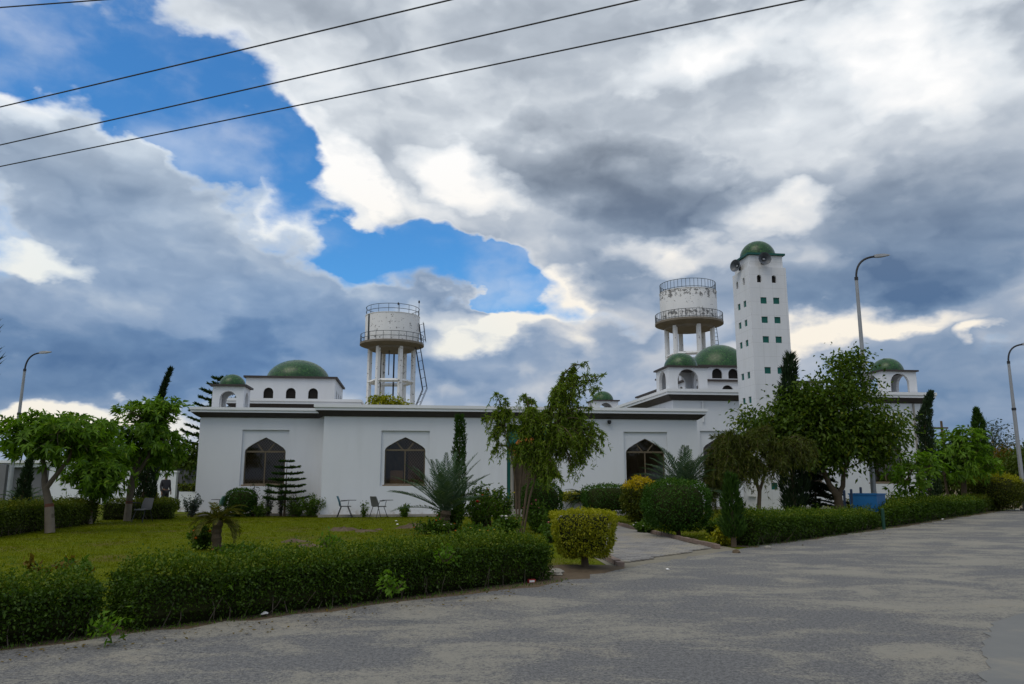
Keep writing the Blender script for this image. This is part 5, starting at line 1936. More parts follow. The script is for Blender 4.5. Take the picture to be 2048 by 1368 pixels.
# ------------------------------------------------------------------ palms
b = gnd(432, 1100)
palm('date_palm', 'small drooping palm with stout trunk in the lawn bed', b, 0.62, 0.10, 22, 0.72, F['palm_small'], 1.5, 0.20, 0.018, 30, (0.0, 1.2), 2)
b = at(890, 1060, 22.5)
palm('date_palm', 'blue-green date palm in front of the centre window', (b.x, 22.5, 0), 0.60, 0.14, 34, 1.85, F['palm'], 0.45, 0.34, 0.026, 38, (0.35, 1.45), 3)
b = at(1368, 1020, 25.5)
palm('date_palm', 'blue-green date palm in front of the right window', (b.x, 25.5, 0), 1.1, 0.15, 32, 1.85, F['palm'], 0.65, 0.36, 0.028, 38, (0.2, 1.4), 5)
b = at(1180, 985, 28.6)
palm('sago_palm', 'dark sago palm in front of the white wall right of the weeping tree', (b.x - 0.1, 28.6, 0), 0.75, 0.12, 26, 0.95, F['sago'], 1.3, 0.16, 0.016, 40, (0.15, 1.1), 6)
b = at(105, 1000, 36)
palm('date_palm', 'small arching palm behind the left hedge', (b.x + 0.5, 33, 0), 0.45, 0.12, 18, 1.25, F['palm'], 1.0, 0.26, 0.024, 26, (0.2, 1.3), 8)
b = at(975, 1000, 26)
palm('date_palm', 'low arching palm tucked behind the big date palm', (b.x, 26, 0), 0.7, 0.11, 16, 0.95, F['palm_small'], 1.3, 0.22, 0.02, 26, (0.3, 1.2), 9)

# ------------------------------------------------------------------ centre garden
b = at(918, 1000, 26.0)
cypress('cypress', 'narrow columnar cypress behind the date palm', (b.x, 26.0, 0), at(919, 830, 26).z, 0.20, 4200, F['conifer'], (0, 0), (0, 0), None, 0.13, 0.03, 0.05, 0.25)


def arms_for(env, n, stems_top, seed, rise=0.5, zmin=None):
    rs = np.random.default_rng(seed)
    out = []
    env = np.array(env, float)
    w = env[:, 6] / env[:, 6].sum()
    for i in range(n):
        e = env[rs.choice(len(env), p=w)]
        d = rs.normal(size=3)
        d /= np.linalg.norm(d)
        p = e[:3] + d * e[3:6] * rs.random() ** 0.4
        st = Vector(min(stems_top, key=lambda q: (q[0] - p[0]) ** 2 + 0.3 * (q[2] - p[2]) ** 2))
        end = Vector(p)
        top = st.lerp(end, 0.5)
        top.z = max(st.z, end.z) + rise * rs.uniform(0.5, 1.0)
        out.append((st, top, end))
    return out


b = gnd(1038, 1068)
bz = lambda px, py: (at(px, py, b.y).x - b.x, at(px, py, b.y).z)
stems = [[(0, 0, 0, 0.035), (0.02, 0.05, 1.2, 0.03), (0.15, 0.05, 2.2, 0.026), (0.35, 0, 3.0, 0.02)], [(0.06, 0.03, 0, 0.035), (0.22, 0, 1.2, 0.035), (0.55, 0.1, 2.4, 0.03), (0.85, 0, 3.3, 0.022)],
         [(0.12, -0.05, 0, 0.03), (0.30, 0, 1.0, 0.03), (0.6, -0.1, 2.0, 0.026), (0.95, 0, 2.9, 0.02)], [(-0.05, 0, 0, 0.03), (-0.1, 0, 1.4, 0.026), (-0.22, 0, 2.3, 0.02), (-0.4, 0, 2.9, 0.014)]]
tops = [s[-1][:3] for s in stems] + [s[-2][:3] for s in stems]
env = []
for (px, py, rx, rz, w_) in ((1140, 800, 45, 55, 2.4), (1130, 880, 62, 50, 2.8), (1160, 900, 45, 45, 1.6), (1075, 850, 30, 40, 1.0), (1000, 850, 32, 40, 0.9), (1090, 930, 40, 30, 1.0), (1165, 755, 28, 24, 0.8), (1185, 860, 25, 50, 0.8), (1035, 830, 40, 30, 0.6), (1085, 900, 34, 40, 1.5), (1055, 880, 28, 50, 1.5), (1068, 830, 30, 40, 1.2), (1110, 940, 50, 26, 1.2)):
    x, z = bz(px, py)
    k = b.y / FPX
    env.append((x, 0, z, rx * k, max(rx, 30) * k * 0.9, rz * k, w_))
arms = arms_for(env, 142, tops, 21, 0.35)
for (px, py) in ((1172, 722), (1208, 750), (1200, 775), (992, 790), (965, 840), (1012, 800), (1050, 790), (1205, 905), (1212, 870), (985, 905), (1150, 735)):
    x, z = bz(px, py)
    st = Vector(min(tops, key=lambda q: abs(q[0] - x) + abs(q[2] - z) * 0.5))
    arms.append((st, st.lerp(Vector((x, 0, z)), 0.55) + Vector((0, 0, 0.35)), Vector((x, rng.normal() * 0.2, z))))
weeping('weeping_tree', 'multi-stemmed weeping tree with hanging foliage in front of the entrance', b, stems, arms, 10, 0.66, 0.125, 0.030, 30, F['weep'], M['bark'], 4)

# weeping feathery tree right of the driveway
b = gnd(1522, 1052)
bz2 = lambda px, py: (at(px, py, b.y).x - b.x, at(px, py, b.y).z)
stems = [[(0, 0, 0, 0.085), (-0.03, 0, 0.6, 0.07), (0.02, 0, 1.1, 0.065), (-0.12, 0, 1.5, 0.05), (-0.45, 0, 2.1, 0.035), (-0.6, 0, 2.6, 0.02)], [(0.02, 0, 1.1, 0.055), (0.25, 0.05, 1.7, 0.04), (0.6, 0, 2.3, 0.03), (0.9, 0, 2.6, 0.02)], [(-0.05, 0, 1.3, 0.05), (0.0, 0.1, 2.0, 0.035), (0.05, 0, 2.8, 0.02)]]
tops = [s[-1][:3] for s in stems] + [s[-2][:3] for s in stems]
env = []
k = b.y / FPX
for (px, py, rx, rz, w_) in ((1470, 880, 50, 26, 2.2), (1440, 930, 36, 50, 2.0), (1520, 880, 45, 30, 1.4), (1600, 895, 42, 26, 1.6), (1570, 905, 40, 26, 1.2), (1490, 930, 36, 36, 1.3), (1422, 980, 22, 40, 1.2), (1450, 960, 34, 30, 1.4), (1550, 930, 50, 24, 1.2)):
    x, z = bz2(px, py)
    env.append((x, 0, z, rx * k, 40 * k, rz * k, w_))
weeping('feathery_tree', 'feathery olive-brown weeping tree right of the driveway', b, stems, arms_for(env, 120, tops, 33, 0.3), 11, 0.85, 0.16, 0.024, 38, F['casu'], M['bark'], 6)
b = gnd(1468, 1094)
cypress('young_conifer', 'slim grey-green young conifer at the hedge corner by the driveway', (b.x, b.y, 0), at(1462, 952, b.y).z, 0.27, 2800, F['conifer'], (0, 0), (0, 0), None, 0.14, 0.03, 0.12, 0.7)

# ------------------------------------------------------------------ trees on the right
BR = dict(mode='broad', k=80, L=0.175, W=0.092, spread=0.30, droop=0.35)
b = at(1682, 1040, 28.0)
b.z = 0
bz3 = lambda px, py: (at(px, py, 28.0).x - b.x, at(px, py, 28.0).z)
k = 28.0 / FPX
ells = []
for (px, py, rx, rz, w_) in ((1640, 790, 72, 55, 2.3), (1700, 760, 40, 42, 1.0), (1600, 850, 70, 60, 2.2), (1690, 860, 74, 65, 2.6), (1755, 875, 46, 55, 1.5), (1540, 870, 52, 34, 1.0), (1650, 900, 80, 40, 1.6), (1725, 805, 34, 40, 0.7), (1805, 835, 14, 16, 0.2), (1695, 722, 14, 18, 0.25), (1500, 845, 22, 16, 0.25)):
    x, z = bz3(px, py)
    ells.append((x, 0, z, rx * k, max(60, rx) * k * 0.85, rz * k, w_))
broad_tree('broadleaf_tree', 'large broad-leaved tree with forked trunk in front of the minaret', b,
           [[(0, 0, 0, 0.19), (-0.02, 0, 0.5, 0.16), (-0.05, 0, 0.92, 0.15), (-0.32, 0, 1.3, 0.10), (-0.46, 0.1, 1.8, 0.09), (-0.55, 0, 2.4, 0.06)], [(-0.05, 0, 0.88, 0.11), (0.16, 0, 1.25, 0.085), (0.22, 0, 1.75, 0.08), (0.5, 0, 2.4, 0.05)]],
           ells, 300, BR, F['broad'], M['bark'], None)
b = at(1588, 1020, 28.2)
cypress('cypress', 'dark feathery cypress standing before the broad-leaved tree', (b.x, 28.2, 0), at(1604, 712, 28.2).z, 0.46, 5200, F['cypress'], (0.08, 0), (0.14, 0), None, 0.34, 0.04, 0.02, 0.75)
b = at(1632, 1015, 29.5)
tier_conifer('norfolk_pine', 'small dark tiered pine under the broad-leaved tree', (b.x, 29.5, 0), 2.7, 1.0, 15, F['sago'], None, 0.24, 220, -0.25, 0.5, 'tree', 0.09)
b = at(1838, 1010, 30.0)
broad_tree('young_tree', 'open light green young tree before the right end of the hall', (b.x, 30, 0), [[(0, 0, 0, 0.05), (0.02, 0, 0.7, 0.04), (0.1, 0, 1.3, 0.03)], [(-0.1, 0, 0, 0.03), (-0.25, 0, 0.9, 0.025), (-0.35, 0, 1.5, 0.02)]],
           [(0.0, 0, 1.9, 0.95, 0.8, 0.6, 2), (-0.35, 0, 1.3, 0.6, 0.5, 0.4, 0.8), (0.6, 0, 2.15, 0.6, 0.5, 0.4, 0.8)], 46, dict(mode='whorl', tips=4, k=7, L=0.24, W=0.085, spread=0.2), F['whorl'], M['bark'])
b = at(1862, 1006, 33.5)
cypress('cypress', 'bent cypress with drooping tip at the right end of the hall', (b.x, 33.5, 0), at(1875, 782, 33.5).z, 0.42, 6500, F['cypress'], (0.05, 0), (0.42, 0), None, 0.17, 0.04, 0.03, 0.75)
b = at(1932, 1002, 37.0)
k = 37 / FPX
broad_tree('umbrella_tree', 'round layered green tree between bent cypress and clipped ball', (b.x, 37, 0), [[(0, 0, 0, 0.16), (-0.05, 0, 0.9, 0.13), (0, 0, 1.6, 0.10)], [(-0.5, 0.2, 0, 0.07), (-0.75, 0.2, 1.0, 0.06), (-0.9, 0, 1.7, 0.05)]],
           [(-0.1, 0, 3.3, 1.3, 1.2, 0.55, 1.6), (0.1, 0, 2.5, 1.6, 1.4, 0.5, 1.8), (0.2, 0, 1.95, 1.5, 1.3, 0.4, 1.2), (-0.9, 0, 2.7, 0.7, 0.8, 0.6, 0.7)], 130, dict(mode='whorl', tips=5, k=8, L=0.27, W=0.08, spread=0.24), F['whorl'], M['bark'], 'whorl-leaved garden trees')
b = at(1972, 1000, 46)
cypress('cypress', 'spiky conifer tip behind the round layered tree', (b.x, 46, 0), at(1970, 818, 46).z, 0.75, 3500, F['conifer'], (0, 0), (0, 0), None, 0.3, 0.06, 0.1, 1.2)
for (px, D, zt, w, m_, lab, kk) in ((1996, 60, 830, 80, 'greyshrub', 'thin airy grey-green tree behind the clipped ball', 22), (2022, 55, 893, 100, 'rust', 'rusty brown-green thicket left of the right lamp', 60), (2075, 50, 905, 110, 'far', 'dark green tree at the right edge', 60), (1990, 58, 915, 90, 'far', 'dark low tree behind the clipped ball', 60),
                                   (1905, 62, 930, 110, 'far', 'low dark tree beyond the bent cypress', 60), (2120, 46, 880, 130, 'far', 'tall dark tree just past the right edge', 60)):
    b = at(px, 1000, D)
    k = D / FPX
    h = at(px, zt, D).z
    broad_tree('background_tree', lab, (b.x, D, 0), [[(0, 0, 0, 0.13), (0.1, 0, h * 0.4, 0.09)]], [(0, 0, h * 0.60, w / 2 * k, w / 2 * k, h * 0.40, 1)], 70, dict(mode='broad', k=kk, L=0.28, W=0.13, spread=0.38), F[m_], M['bark'], 'trees beyond the road on the right')

# ------------------------------------------------------------------ roof-top sprouting shrub and far woodland
zc_ = at(772, 806, 60).z
broad_tree('background_tree', 'leafy tree top showing above the roof under the left water tower', (at(772, 800, 60).x, 60, 0), [[(0, 0, 0, 0.14), (0, 0, zc_ * 0.7, 0.08)]],
           [(0, 0, zc_ - 0.3, 1.7, 1.5, 0.75, 1)], 60, dict(mode='broad', k=40, L=0.3, W=0.14, spread=0.22), F['lime'], M['bark'])
n = 26000
a = rng.uniform(-1.15, 1.15, n)
R = rng.uniform(230, 420, n)
hh = 5.0 + 2.2 * np.sin(a * 23) + 1.6 * np.sin(a * 57 + 1) + 1.0 * np.sin(a * 131)
P = np.stack([np.sin(a) * R, np.cos(a) * R, rng.random(n) ** 0.8 * hh], -1)
w = leaf_mesh('far_woodland', P, rng.normal(size=(n, 3)) + np.array([0, 0, .5]), 3.0, 2.2, F['far'], None, kind='stuff')
w['label'] = 'distant line of low trees on the horizon'

# ------------------------------------------------------------------ flower beds
fl = lambda *a: [(F['petal_' + c], n_, r_) for c, n_, r_ in a]
beds = [
    (gnd(905, 1062), 0.55, 1.05, 26, 'shrub', fl(('red', 3, 0.07), ('yellow', 2, 0.05)), 'leafy rose bush at the foot of the centre date palm'),
    (gnd(960, 1058), 0.6, 1.45, 34, 'shrub', fl(('orange', 2, 0.07), ('red', 2, 0.08)), 'tall rose bush with red blooms left of the weeping tree'),
    (gnd(1000, 1052), 0.55, 1.35, 30, 'shrub', fl(('yellow', 3, 0.05)), 'bushy green shrub behind the weeping tree stems'),
    (gnd(1080, 1066), 0.5, 0.95, 28, 'shrub', fl(('pink', 5, 0.06)), 'rose bush with pink blooms right of the weeping tree stems'),
    (gnd(1015, 1075), 0.45, 0.62, 20, 'shrub', fl(('white', 4, 0.06)), 'low shrub with white blooms at the foot of the weeping tree'),
    (gnd(870, 1068), 0.55, 0.42, 24, 'shrub', fl(('orange', 7, 0.045), ('white', 3, 0.04)), 'low bed plant with orange blooms left of the date palm'),
    (gnd(950, 1078), 0.5, 0.38, 20, 'shrub', fl(('yellow', 4, 0.04), ('orange', 2, 0.04)), 'low bed plant with yellow blooms in front of the date palm'),
    (gnd(1105, 1085), 0.35, 0.55, 16, 'shrub', fl(('pink', 3, 0.05)), 'small rose bush behind the lime clipped bush'),
    (gnd(402, 1098), 0.28, 0.55, 18, 'shrub', fl(('orange', 5, 0.06)), 'orange-flowered plant left of the small palm'),
    (gnd(470, 1105), 0.42, 0.10, 18, 'shrub', fl(('orange', 8, 0.035)), 'creeping orange-flowered ground plant by the small palm'),
    (gnd(135, 1245), 0.26, 0.72, 14, 'shrub', fl(('magenta', 1, 0.06)), 'straggly rose with one pink bloom in the hedge gap'),
    (gnd(112, 1215), 0.35, 0.85, 8, 'rust', fl(('red', 1, 0.04)), 'reddish twiggy rose rising over the hedge gap'),
    (gnd(1290, 1066), 0.35, 0.35, 16, 'shrub', fl(('white', 5, 0.035)), 'white-flowered plant at the driveway edge by the golden bush'),
    (gnd(1445, 1090), 0.30, 0.42, 16, 'lime', None, 'yellow-green ground shrub at the driveway corner'),
    (gnd(1505, 1085), 0.45, 0.55, 20, 'rust', fl(('pink', 6, 0.045), ('white', 3, 0.04)), 'faded pink rose clump at the hedge corner'),
    (gnd(1425, 1070), 0.35, 0.5, 16, 'shrub', fl(('white', 3, 0.035)), 'dark shrub with pale blooms right of the large round bush'),
    (gnd(1150, 1030), 0.30, 0.45, 14, 'shrub', fl(('pink', 4, 0.05)), 'pink-flowered plant before the white planter'),
    (gnd(1860, 1020), 0.5, 0.75, 18, 'shrub', None, 'spiky green shrub sticking out of the right hedge'),
    (gnd(1800, 1030), 0.6, 1.15, 26, 'shrub', None, 'tall leafy weeds behind the hedge right of the blue bin'),
    (gnd(1705, 1040), 0.22, 0.95, 12, 'lime', None, 'pale green weed between the blue posts'),
]
for (p, rx, h, n, m_, fw, lab) in beds:
    shrub('flower_shrub' if fw else 'low_shrub', lab, p, rx * 1.12, h, int(n * 1.25), 64, 0.095, 0.05, F[m_], fw, 'garden bed plants')
# bright weeds growing out of the near hedge
for (px, py, zz, lab) in ((440, 1172, 0.35, 'bright green weed sprig on the face of the long hedge'), (785, 1165, 0.42, 'feathery bright weed low on the long hedge'), (215, 1250, 0.18, 'broad-leaved weed at the foot of the long hedge'), (890, 1110, 0.55, 'pale green creeper spilling over the long hedge'), (660, 1082, 0.66, 'lime seedling sprouting from the top of the long hedge')):
    d = ray(px, py)
    tt = (zz - CAM_H) / d[2]
    shrub('weed', lab, (d[0] * tt, d[1] * tt, zz - 0.08), 0.17, 0.2, 7, 16, 0.085, 0.03, F['bright'], None, 'weeds in the hedge', 'weed', 0.3)

# ------------------------------------------------------------------ grass
def blades(name, poly_fn, n, h, w, label, mat='grass'):
    pts = poly_fn(n)
    m_ = len(pts)
    a = rng.normal(size=(m_, 3)) * 0.45 + np.array([0, 0, 1.0])
    o = leaf_mesh(name, pts, a, h * rng.uniform(0.5, 1.3, m_), w, F[mat], None, None, 0.1, kind='stuff')
    o['label'] = label
    return o


def in_lawn(n):
    # denser near the camera
    y = 8 + 24 * rng.random(n * 2) ** 1.25
    x = rng.uniform(-15, 1.5, n * 2)
    hedge_y = np.interp(x, [-15, -9, -4.6, -3.7, 0.6, 1.6], [2, 4.4, 8.2, 9.1, 13.1, 14.2])
    ok = (y > hedge_y) & (x < 1.75 - (y - 13.85) * 0.072)
    ok &= ~((x > -1.1 - 0) & (x < 0) & (y > 31))
    P = np.stack([x[ok], y[ok], np.full(ok.sum(), -0.008)], -1)
    return P[:n]


def in_lawn_r(n):
    y = rng.uniform(18, 37, n * 2)
    x = rng.uniform(3, 20, n * 2)
    ok = (x > 4.5 - (y - 17.25) * 0.114 + 0.15) & (x < 5.2 + (y - 18) * 0.93)
    return np.stack([x[ok], y[ok], np.full(ok.sum(), -0.008)], -1)[:n]


blades('lawn_grass', in_lawn, 120000, 0.045, 0.012, 'short mown grass of the garden lawn')
blades('side_grass', in_lawn_r, 30000, 0.06, 0.016, 'grass round the foot of the minaret')


def verge(n):
    u = rng.random(n)
    L_ = np.array([(-12, 0.6), (-4.75, 6.95), (-2.7, 8.8), (0.75, 11.75), (5.2, 17.3), (11.8, 24.4), (23.9, 38.0)])
    s = np.array([0, 0.25, 0.36, 0.52, 0.70, 0.85, 1.0])
    x = np.interp(u, s, L_[:, 0])
    y = np.interp(u, s, L_[:, 1])
    off = np.abs(rng.normal(size=n)) * 0.10
    gap = (x > 0.9) & (x < 5.2)
    P = np.stack([x - off * 0.7, y + off * 0.7, np.zeros(n)], -1)
    return P[~gap]


blades('verge_grass', verge, 2200, 0.06, 0.012, 'ragged grass along the road edge under the hedges', 'shrub')

# taller tufts and fallen leaves
def tufts(n):
    c = in_lawn(420)
    k = 26
    return (np.repeat(c, k, 0) + rng.normal(size=(len(c) * k, 3)) * np.array([0.05, 0.05, 0]))[: n]


blades('grass_tufts', tufts, 11000, 0.085, 0.011, 'taller tufts scattered over the lawn')
fp = verge(900) + rng.normal(size=(1, 3)) * 0
fp = fp + np.stack([rng.uniform(-0.1, 0.7, len(fp)), -rng.uniform(-0.1, 0.7, len(fp)), np.full(len(fp), 0.012)], -1)
ax_ = rng.normal(size=(len(fp), 3)) * np.array([1, 1, 0.15])
o = leaf_mesh('fallen_leaves', fp, ax_, 0.045 * rng.uniform(0.5, 1.3, len(fp)), 0.022, F['rust'], None, np.array([0, 0, 1.0]) + rng.normal(size=(len(fp), 3)) * 0.3, 0.0, kind='stuff')
o['label'] = 'dry leaves and grit along the road edge'

# ------------------------------------------------------------------ chairs
def chair(label, base, rz, shell, seatmat, arm=True):
    t = thing('writing_chair', label, 'chair', base, rz, 'tablet-arm chairs on the lawn')
    bk = MB()
    rings = []
    for i in range(6):
        s = i / 5
        x = -0.20 - 0.12 * s ** 1.3
        z = 0.47 + 0.36 * s
        w = 0.20 * (1 - 0.18 * s ** 3)
        rings.append([(x - 0.012, -w, z), (x + 0.03 * 1, -w * 1.02, z), (x + 0.0, 0, z), (x + 0.03, w * 1.02, z), (x - 0.012, w, z), (x - 0.035, 0, z)])
    bk.loops(rings)
    bk.poly(rings[-1])
    bk.build('backrest', shell, t, True)
    st = MB()
    rings = [[(x, -0.2 * w, z), (x, 0.2 * w, z), (x, 0.2 * w, z - 0.025), (x, -0.2 * w, z - 0.025)] for x, w, z in ((-0.22, 0.9, 0.475), (-0.15, 1.0, 0.455), (0.05, 1.05, 0.45), (0.18, 1.03, 0.455), (0.23, 0.95, 0.435))]
    st.loops(rings)
    st.poly(rings[0])
    st.poly(rings[-1][::-1])
    st.build('seat', seatmat, t)
    for sx, sy in ((-1, -1), (-1, 1), (1, -1), (1, 1)):
        top = (0.13 * sx - 0.02, 0.17 * sy, 0.43)
        ft = (0.27 * sx - (0.03 if sx < 0 else -0.02), 0.21 * sy, 0.0)
        MB().tube([top, ft], 0.0135, 6).build('leg', M['black'], t)
    MB().tube([(-0.17, -0.17, 0.43), (0.13, -0.17, 0.43), (0.13, 0.17, 0.43), (-0.17, 0.17, 0.43)], 0.012, 6).tube([(-0.17, -0.15, 0.42), (-0.24, -0.15, 0.60)], 0.012, 6).tube([(-0.17, 0.15, 0.42), (-0.24, 0.15, 0.60)], 0.012, 6).build('frame', M['black'], t)
    if arm:
        MB().tube([(0.12, -0.22, 0.42), (0.16, -0.25, 0.66)], 0.011, 6).tube([(-0.2, -0.2, 0.5), (-0.17, -0.25, 0.63), (0.1, -0.25, 0.665)], 0.011, 6).build('arm_support', M['black'], t)
        MB().box(0.08, 0.44, -0.34, -0.10, 0.668, 0.688).box(-0.16, 0.078, -0.29, -0.22, 0.66, 0.682).build('writing_tablet', M['black'], t)
    return t


chair('teal-backed writing chair seen side-on against the front wall', loc(1.02, -0.62), THETA, M['teal_plastic'], M['grey_plastic'])
chair('grey writing chair turned half away against the front wall', loc(2.35, -0.95), THETA + 0.75, M['grey_plastic'], M['grey_plastic'])
b = gnd(284, 1044)
chair('grey writing chair facing the lawn beside the pale tree trunk', (b.x, b.y, 0), -1.75, M['grey_plastic'], M['grey_plastic'])
b = loc(-4.05, 0.45)
chair('mint green writing chair half hidden behind the small palm', b, math.pi - 0.3, M['mint_plastic'], M['mint_plastic'])

# ------------------------------------------------------------------ person behind the far bush
def person():
    D = 37.5
    b = at(329, 1000, D)
    t = thing('person', 'person in a grey shirt and dark trousers standing behind the yellow-green bush', 'person', (b.x, D, 0), math.radians(55))
    V = {'pel': ((0, 0, 0.95), 0.14, 0.11), 'wai': ((0, 0, 1.08), 0.13, 0.10), 'che': ((0, 0.0, 1.30), 0.155, 0.11), 'nec0': ((0, 0.0, 1.45), 0.075, 0.07), 'nec': ((0, 0.01, 1.52), 0.05, 0.055), 'head': ((0, -0.02, 1.60), 0.068, 0.085), 'top': ((0, -0.01, 1.70), 0.070, 0.085),
         'nose': ((0, -0.105, 1.615), 0.012, 0.012),
         'shL': ((-0.19, 0, 1.41), 0.06, 0.06), 'elL': ((-0.22, 0.04, 1.14), 0.042, 0.042), 'wrL': ((-0.20, -0.02, 0.90), 0.03, 0.028), 'haL': ((-0.20, -0.04, 0.82), 0.035, 0.02),
         'shR': ((0.19, 0, 1.41), 0.06, 0.06), 'elR': ((0.23, 0.02, 1.14), 0.042, 0.042), 'wrR': ((0.23, -0.09, 0.92), 0.03, 0.028), 'haR': ((0.225, -0.12, 0.84), 0.035, 0.02),
         'hiL': ((-0.09, 0, 0.90), 0.095, 0.10), 'knL': ((-0.10, -0.03, 0.50), 0.062, 0.065), 'anL': ((-0.10, 0.03, 0.09), 0.042, 0.045), 'ftL': ((-0.11, -0.15, 0.035), 0.04, 0.03),
         'hiR': ((0.09, 0, 0.90), 0.095, 0.10), 'knR': ((0.10, -0.02, 0.50), 0.062, 0.065), 'anR': ((0.10, 0.03, 0.09), 0.042, 0.045), 'ftR': ((0.12, -0.15, 0.035), 0.04, 0.03)}
    for s, sg in (('L', -1), ('R', 1)):
        hx = V['ha' + s][0]
        for i, (dy, dz) in enumerate(((-0.03, -0.075), (-0.012, -0.09), (0.008, -0.085), (0.026, -0.07))):
            V['f%d%s' % (i, s)] = ((hx[0], hx[1] + dy, hx[2] + dz), 0.009, 0.009)
        V['th' + s] = ((hx[0] - sg * 0.02, hx[1] - 0.045, hx[2] - 0.02), 0.010, 0.010)
    E = [('pel', 'wai'), ('wai', 'che'), ('che', 'nec0'), ('nec0', 'nec'), ('nec', 'head'), ('head', 'top'), ('head', 'nose')]
    for s in 'LR':
        E += [('che', 'sh' + s), ('sh' + s, 'el' + s), ('el' + s, 'wr' + s), ('wr' + s, 'ha' + s), ('ha' + s, 'th' + s), ('pel', 'hi' + s), ('hi' + s, 'kn' + s), ('kn' + s, 'an' + s), ('an' + s, 'ft' + s)] + [('ha' + s, 'f%d%s' % (i, s)) for i in range(4)]
    keys = list(V)

    # the skin layer needs an edit pass to exist on script-made meshes
    def with_layer(name, ks, es, grow, mat):
        me = bpy.data.meshes.new(name)
        me.from_pydata([V[q][0] for q in ks], [(ks.index(a), ks.index(c)) for a, c in es], [])
        o = bpy.data.objects.new(name, me)
        COL.objects.link(o)
        o.modifiers.new('skin', 'SKIN')
        bpy.context.view_layer.objects.active = o
        if not len(me.skin_vertices):
            o.modifiers.clear()
            with bpy.context.temp_override(object=o, active_object=o):
                bpy.ops.object.modifier_add(type='SKIN')
        for q, sv in zip(ks, me.skin_vertices[0].data):
            sv.radius = (V[q][1] + grow, V[q][2] + grow)
        me.skin_vertices[0].data[0].use_root = True
        sb = o.modifiers.new('sub', 'SUBSURF')
        sb.levels = sb.render_levels = 2
        me.materials.append(mat)
        o.parent = t
        return o

    with_layer('body', keys, E, 0.0, M['skin'])
    ks = ['che', 'wai', 'pel', 'nec0', 'shL', 'elL', 'wrL', 'shR', 'elR', 'wrR']
    with_layer('shirt', ks, [('pel', 'wai'), ('wai', 'che'), ('che', 'nec0'), ('che', 'shL'), ('shL', 'elL'), ('elL', 'wrL'), ('che', 'shR'), ('shR', 'elR'), ('elR', 'wrR')], 0.014, M['shirt'])
    ks = ['pel', 'hiL', 'knL', 'anL', 'hiR', 'knR', 'anR']
    with_layer('trousers', ks, [('pel', 'hiL'), ('hiL', 'knL'), ('knL', 'anL'), ('pel', 'hiR'), ('hiR', 'knR'), ('knR', 'anR')], 0.016, M['trouser'])
    hm = MB().lathe([(0.085, 1.655), (0.097, 1.70), (0.088, 1.75), (0.05, 1.785), (0.005, 1.79)], 14, (0, 0.012))
    hm.build('hair', M['hair'], t, True)
    for sg in (-1, 1):
        MB().lathe([(0.004, 1.60), (0.014, 1.615), (0.014, 1.64), (0.004, 1.65)], 6, (0.082 * sg, 0.0)).build('ear', M['skin'], t, True)
    return t


person()

# ------------------------------------------------------------------ blue bin with its posts
bn = at(1738, 1040, 25.5)
t = thing('rubbish_bin', 'blue steel rubbish bin standing behind the roadside hedge', 'bin', (bn.x, 25.5, 0), -0.82)
m_ = MB()
ro = [(-0.44, -0.34), (0.44, -0.34), (0.44, 0.34), (-0.44, 0.34)]
sc = lambda k, z: [(x * k, y * k, z) for x, y in ro]
m_.loops([sc(0.95, 0.28), sc(1.0, 1.0), sc(1.06, 1.0), sc(1.06, 1.04), sc(0.97, 1.04), sc(0.92, 0.32)])
m_.poly(sc(0.95, 0.28))
m_.poly(sc(0.92, 0.32))
m_.build('bin_body', M['blue'], t)
for x, y in ((-0.32, -0.26), (0.32, -0.26), (0.32, 0.26), (-0.32, 0.26)):
    MB().box(x - 0.02, x + 0.02, y - 0.02, y + 0.02, 0, 0.279).build('leg', M['navy'], t)
for (px, ytop, lab) in ((1691, 980, 'leftmost dark blue steel post beside the bin'), (1705, 978, 'middle dark blue steel post at the corner of the bin'), (1724, 974, 'right-hand dark blue steel post behind the bin')):
    D = 25.3 if px < 1700 else (25.1 if px < 1710 else 25.95)
    p = at(px, 1040, D)
    q = at(px - 3, ytop, D)
    o = MB().tube([(0, 0, 0), (q.x - p.x, 0, q.z - 0.02), (q.x - p.x, 0, q.z)], [0.042, 0.042, 0.03], 8).build('steel_post', M['navy'])
    o.location = (p.x, D, 0)
    tag(o, lab, 'post', 'posts beside the bin')
p = gnd(1768, 1059)
o = MB().tube([(0, 0, 0), (0, 0, 0.60), (0, 0, 0.63)], [0.05, 0.05, 0.03], 8).build('marker_post', M['post_green'])
o.location = p
tag(o, 'short green marker post at the road edge where the hedge breaks', 'post')

# ------------------------------------------------------------------ lights on the front wing
p = loc(8.43, 0.1, 4.5)
t = thing('floodlight', 'square floodlight on the roof edge above the entrance', 'floodlight', p, THETA)
MB().tube([(0, 0, 0), (0, 0, 0.18)], 0.02, 6).build('stand', M['black'], t)
MB().box(-0.17, 0.17, -0.05, 0.07, 0.19, 0.46).build('housing', M['black'], t)
MB().box(-0.14, 0.14, -0.062, -0.052, 0.22, 0.43).build('lens', M['steel'], t)
p = loc(11.95, -0.002, 3.92)
t = thing('security_camera', 'small dark wall camera under the fascia right of the weeping tree', 'camera', p, THETA)
MB().box(-0.03, 0.03, -0.10, 0, -0.02, 0.03).build('bracket', M['black'], t)
m_ = MB().lathe([(0.05, 0), (0.085, 0.02), (0.085, 0.10), (0.06, 0.15), (0.01, 0.17)], 14)
m_.v = [(x, y - 0.14, -z + 0.06) for x, y, z in m_.v]
m_.build('housing', M['black'], t, True)

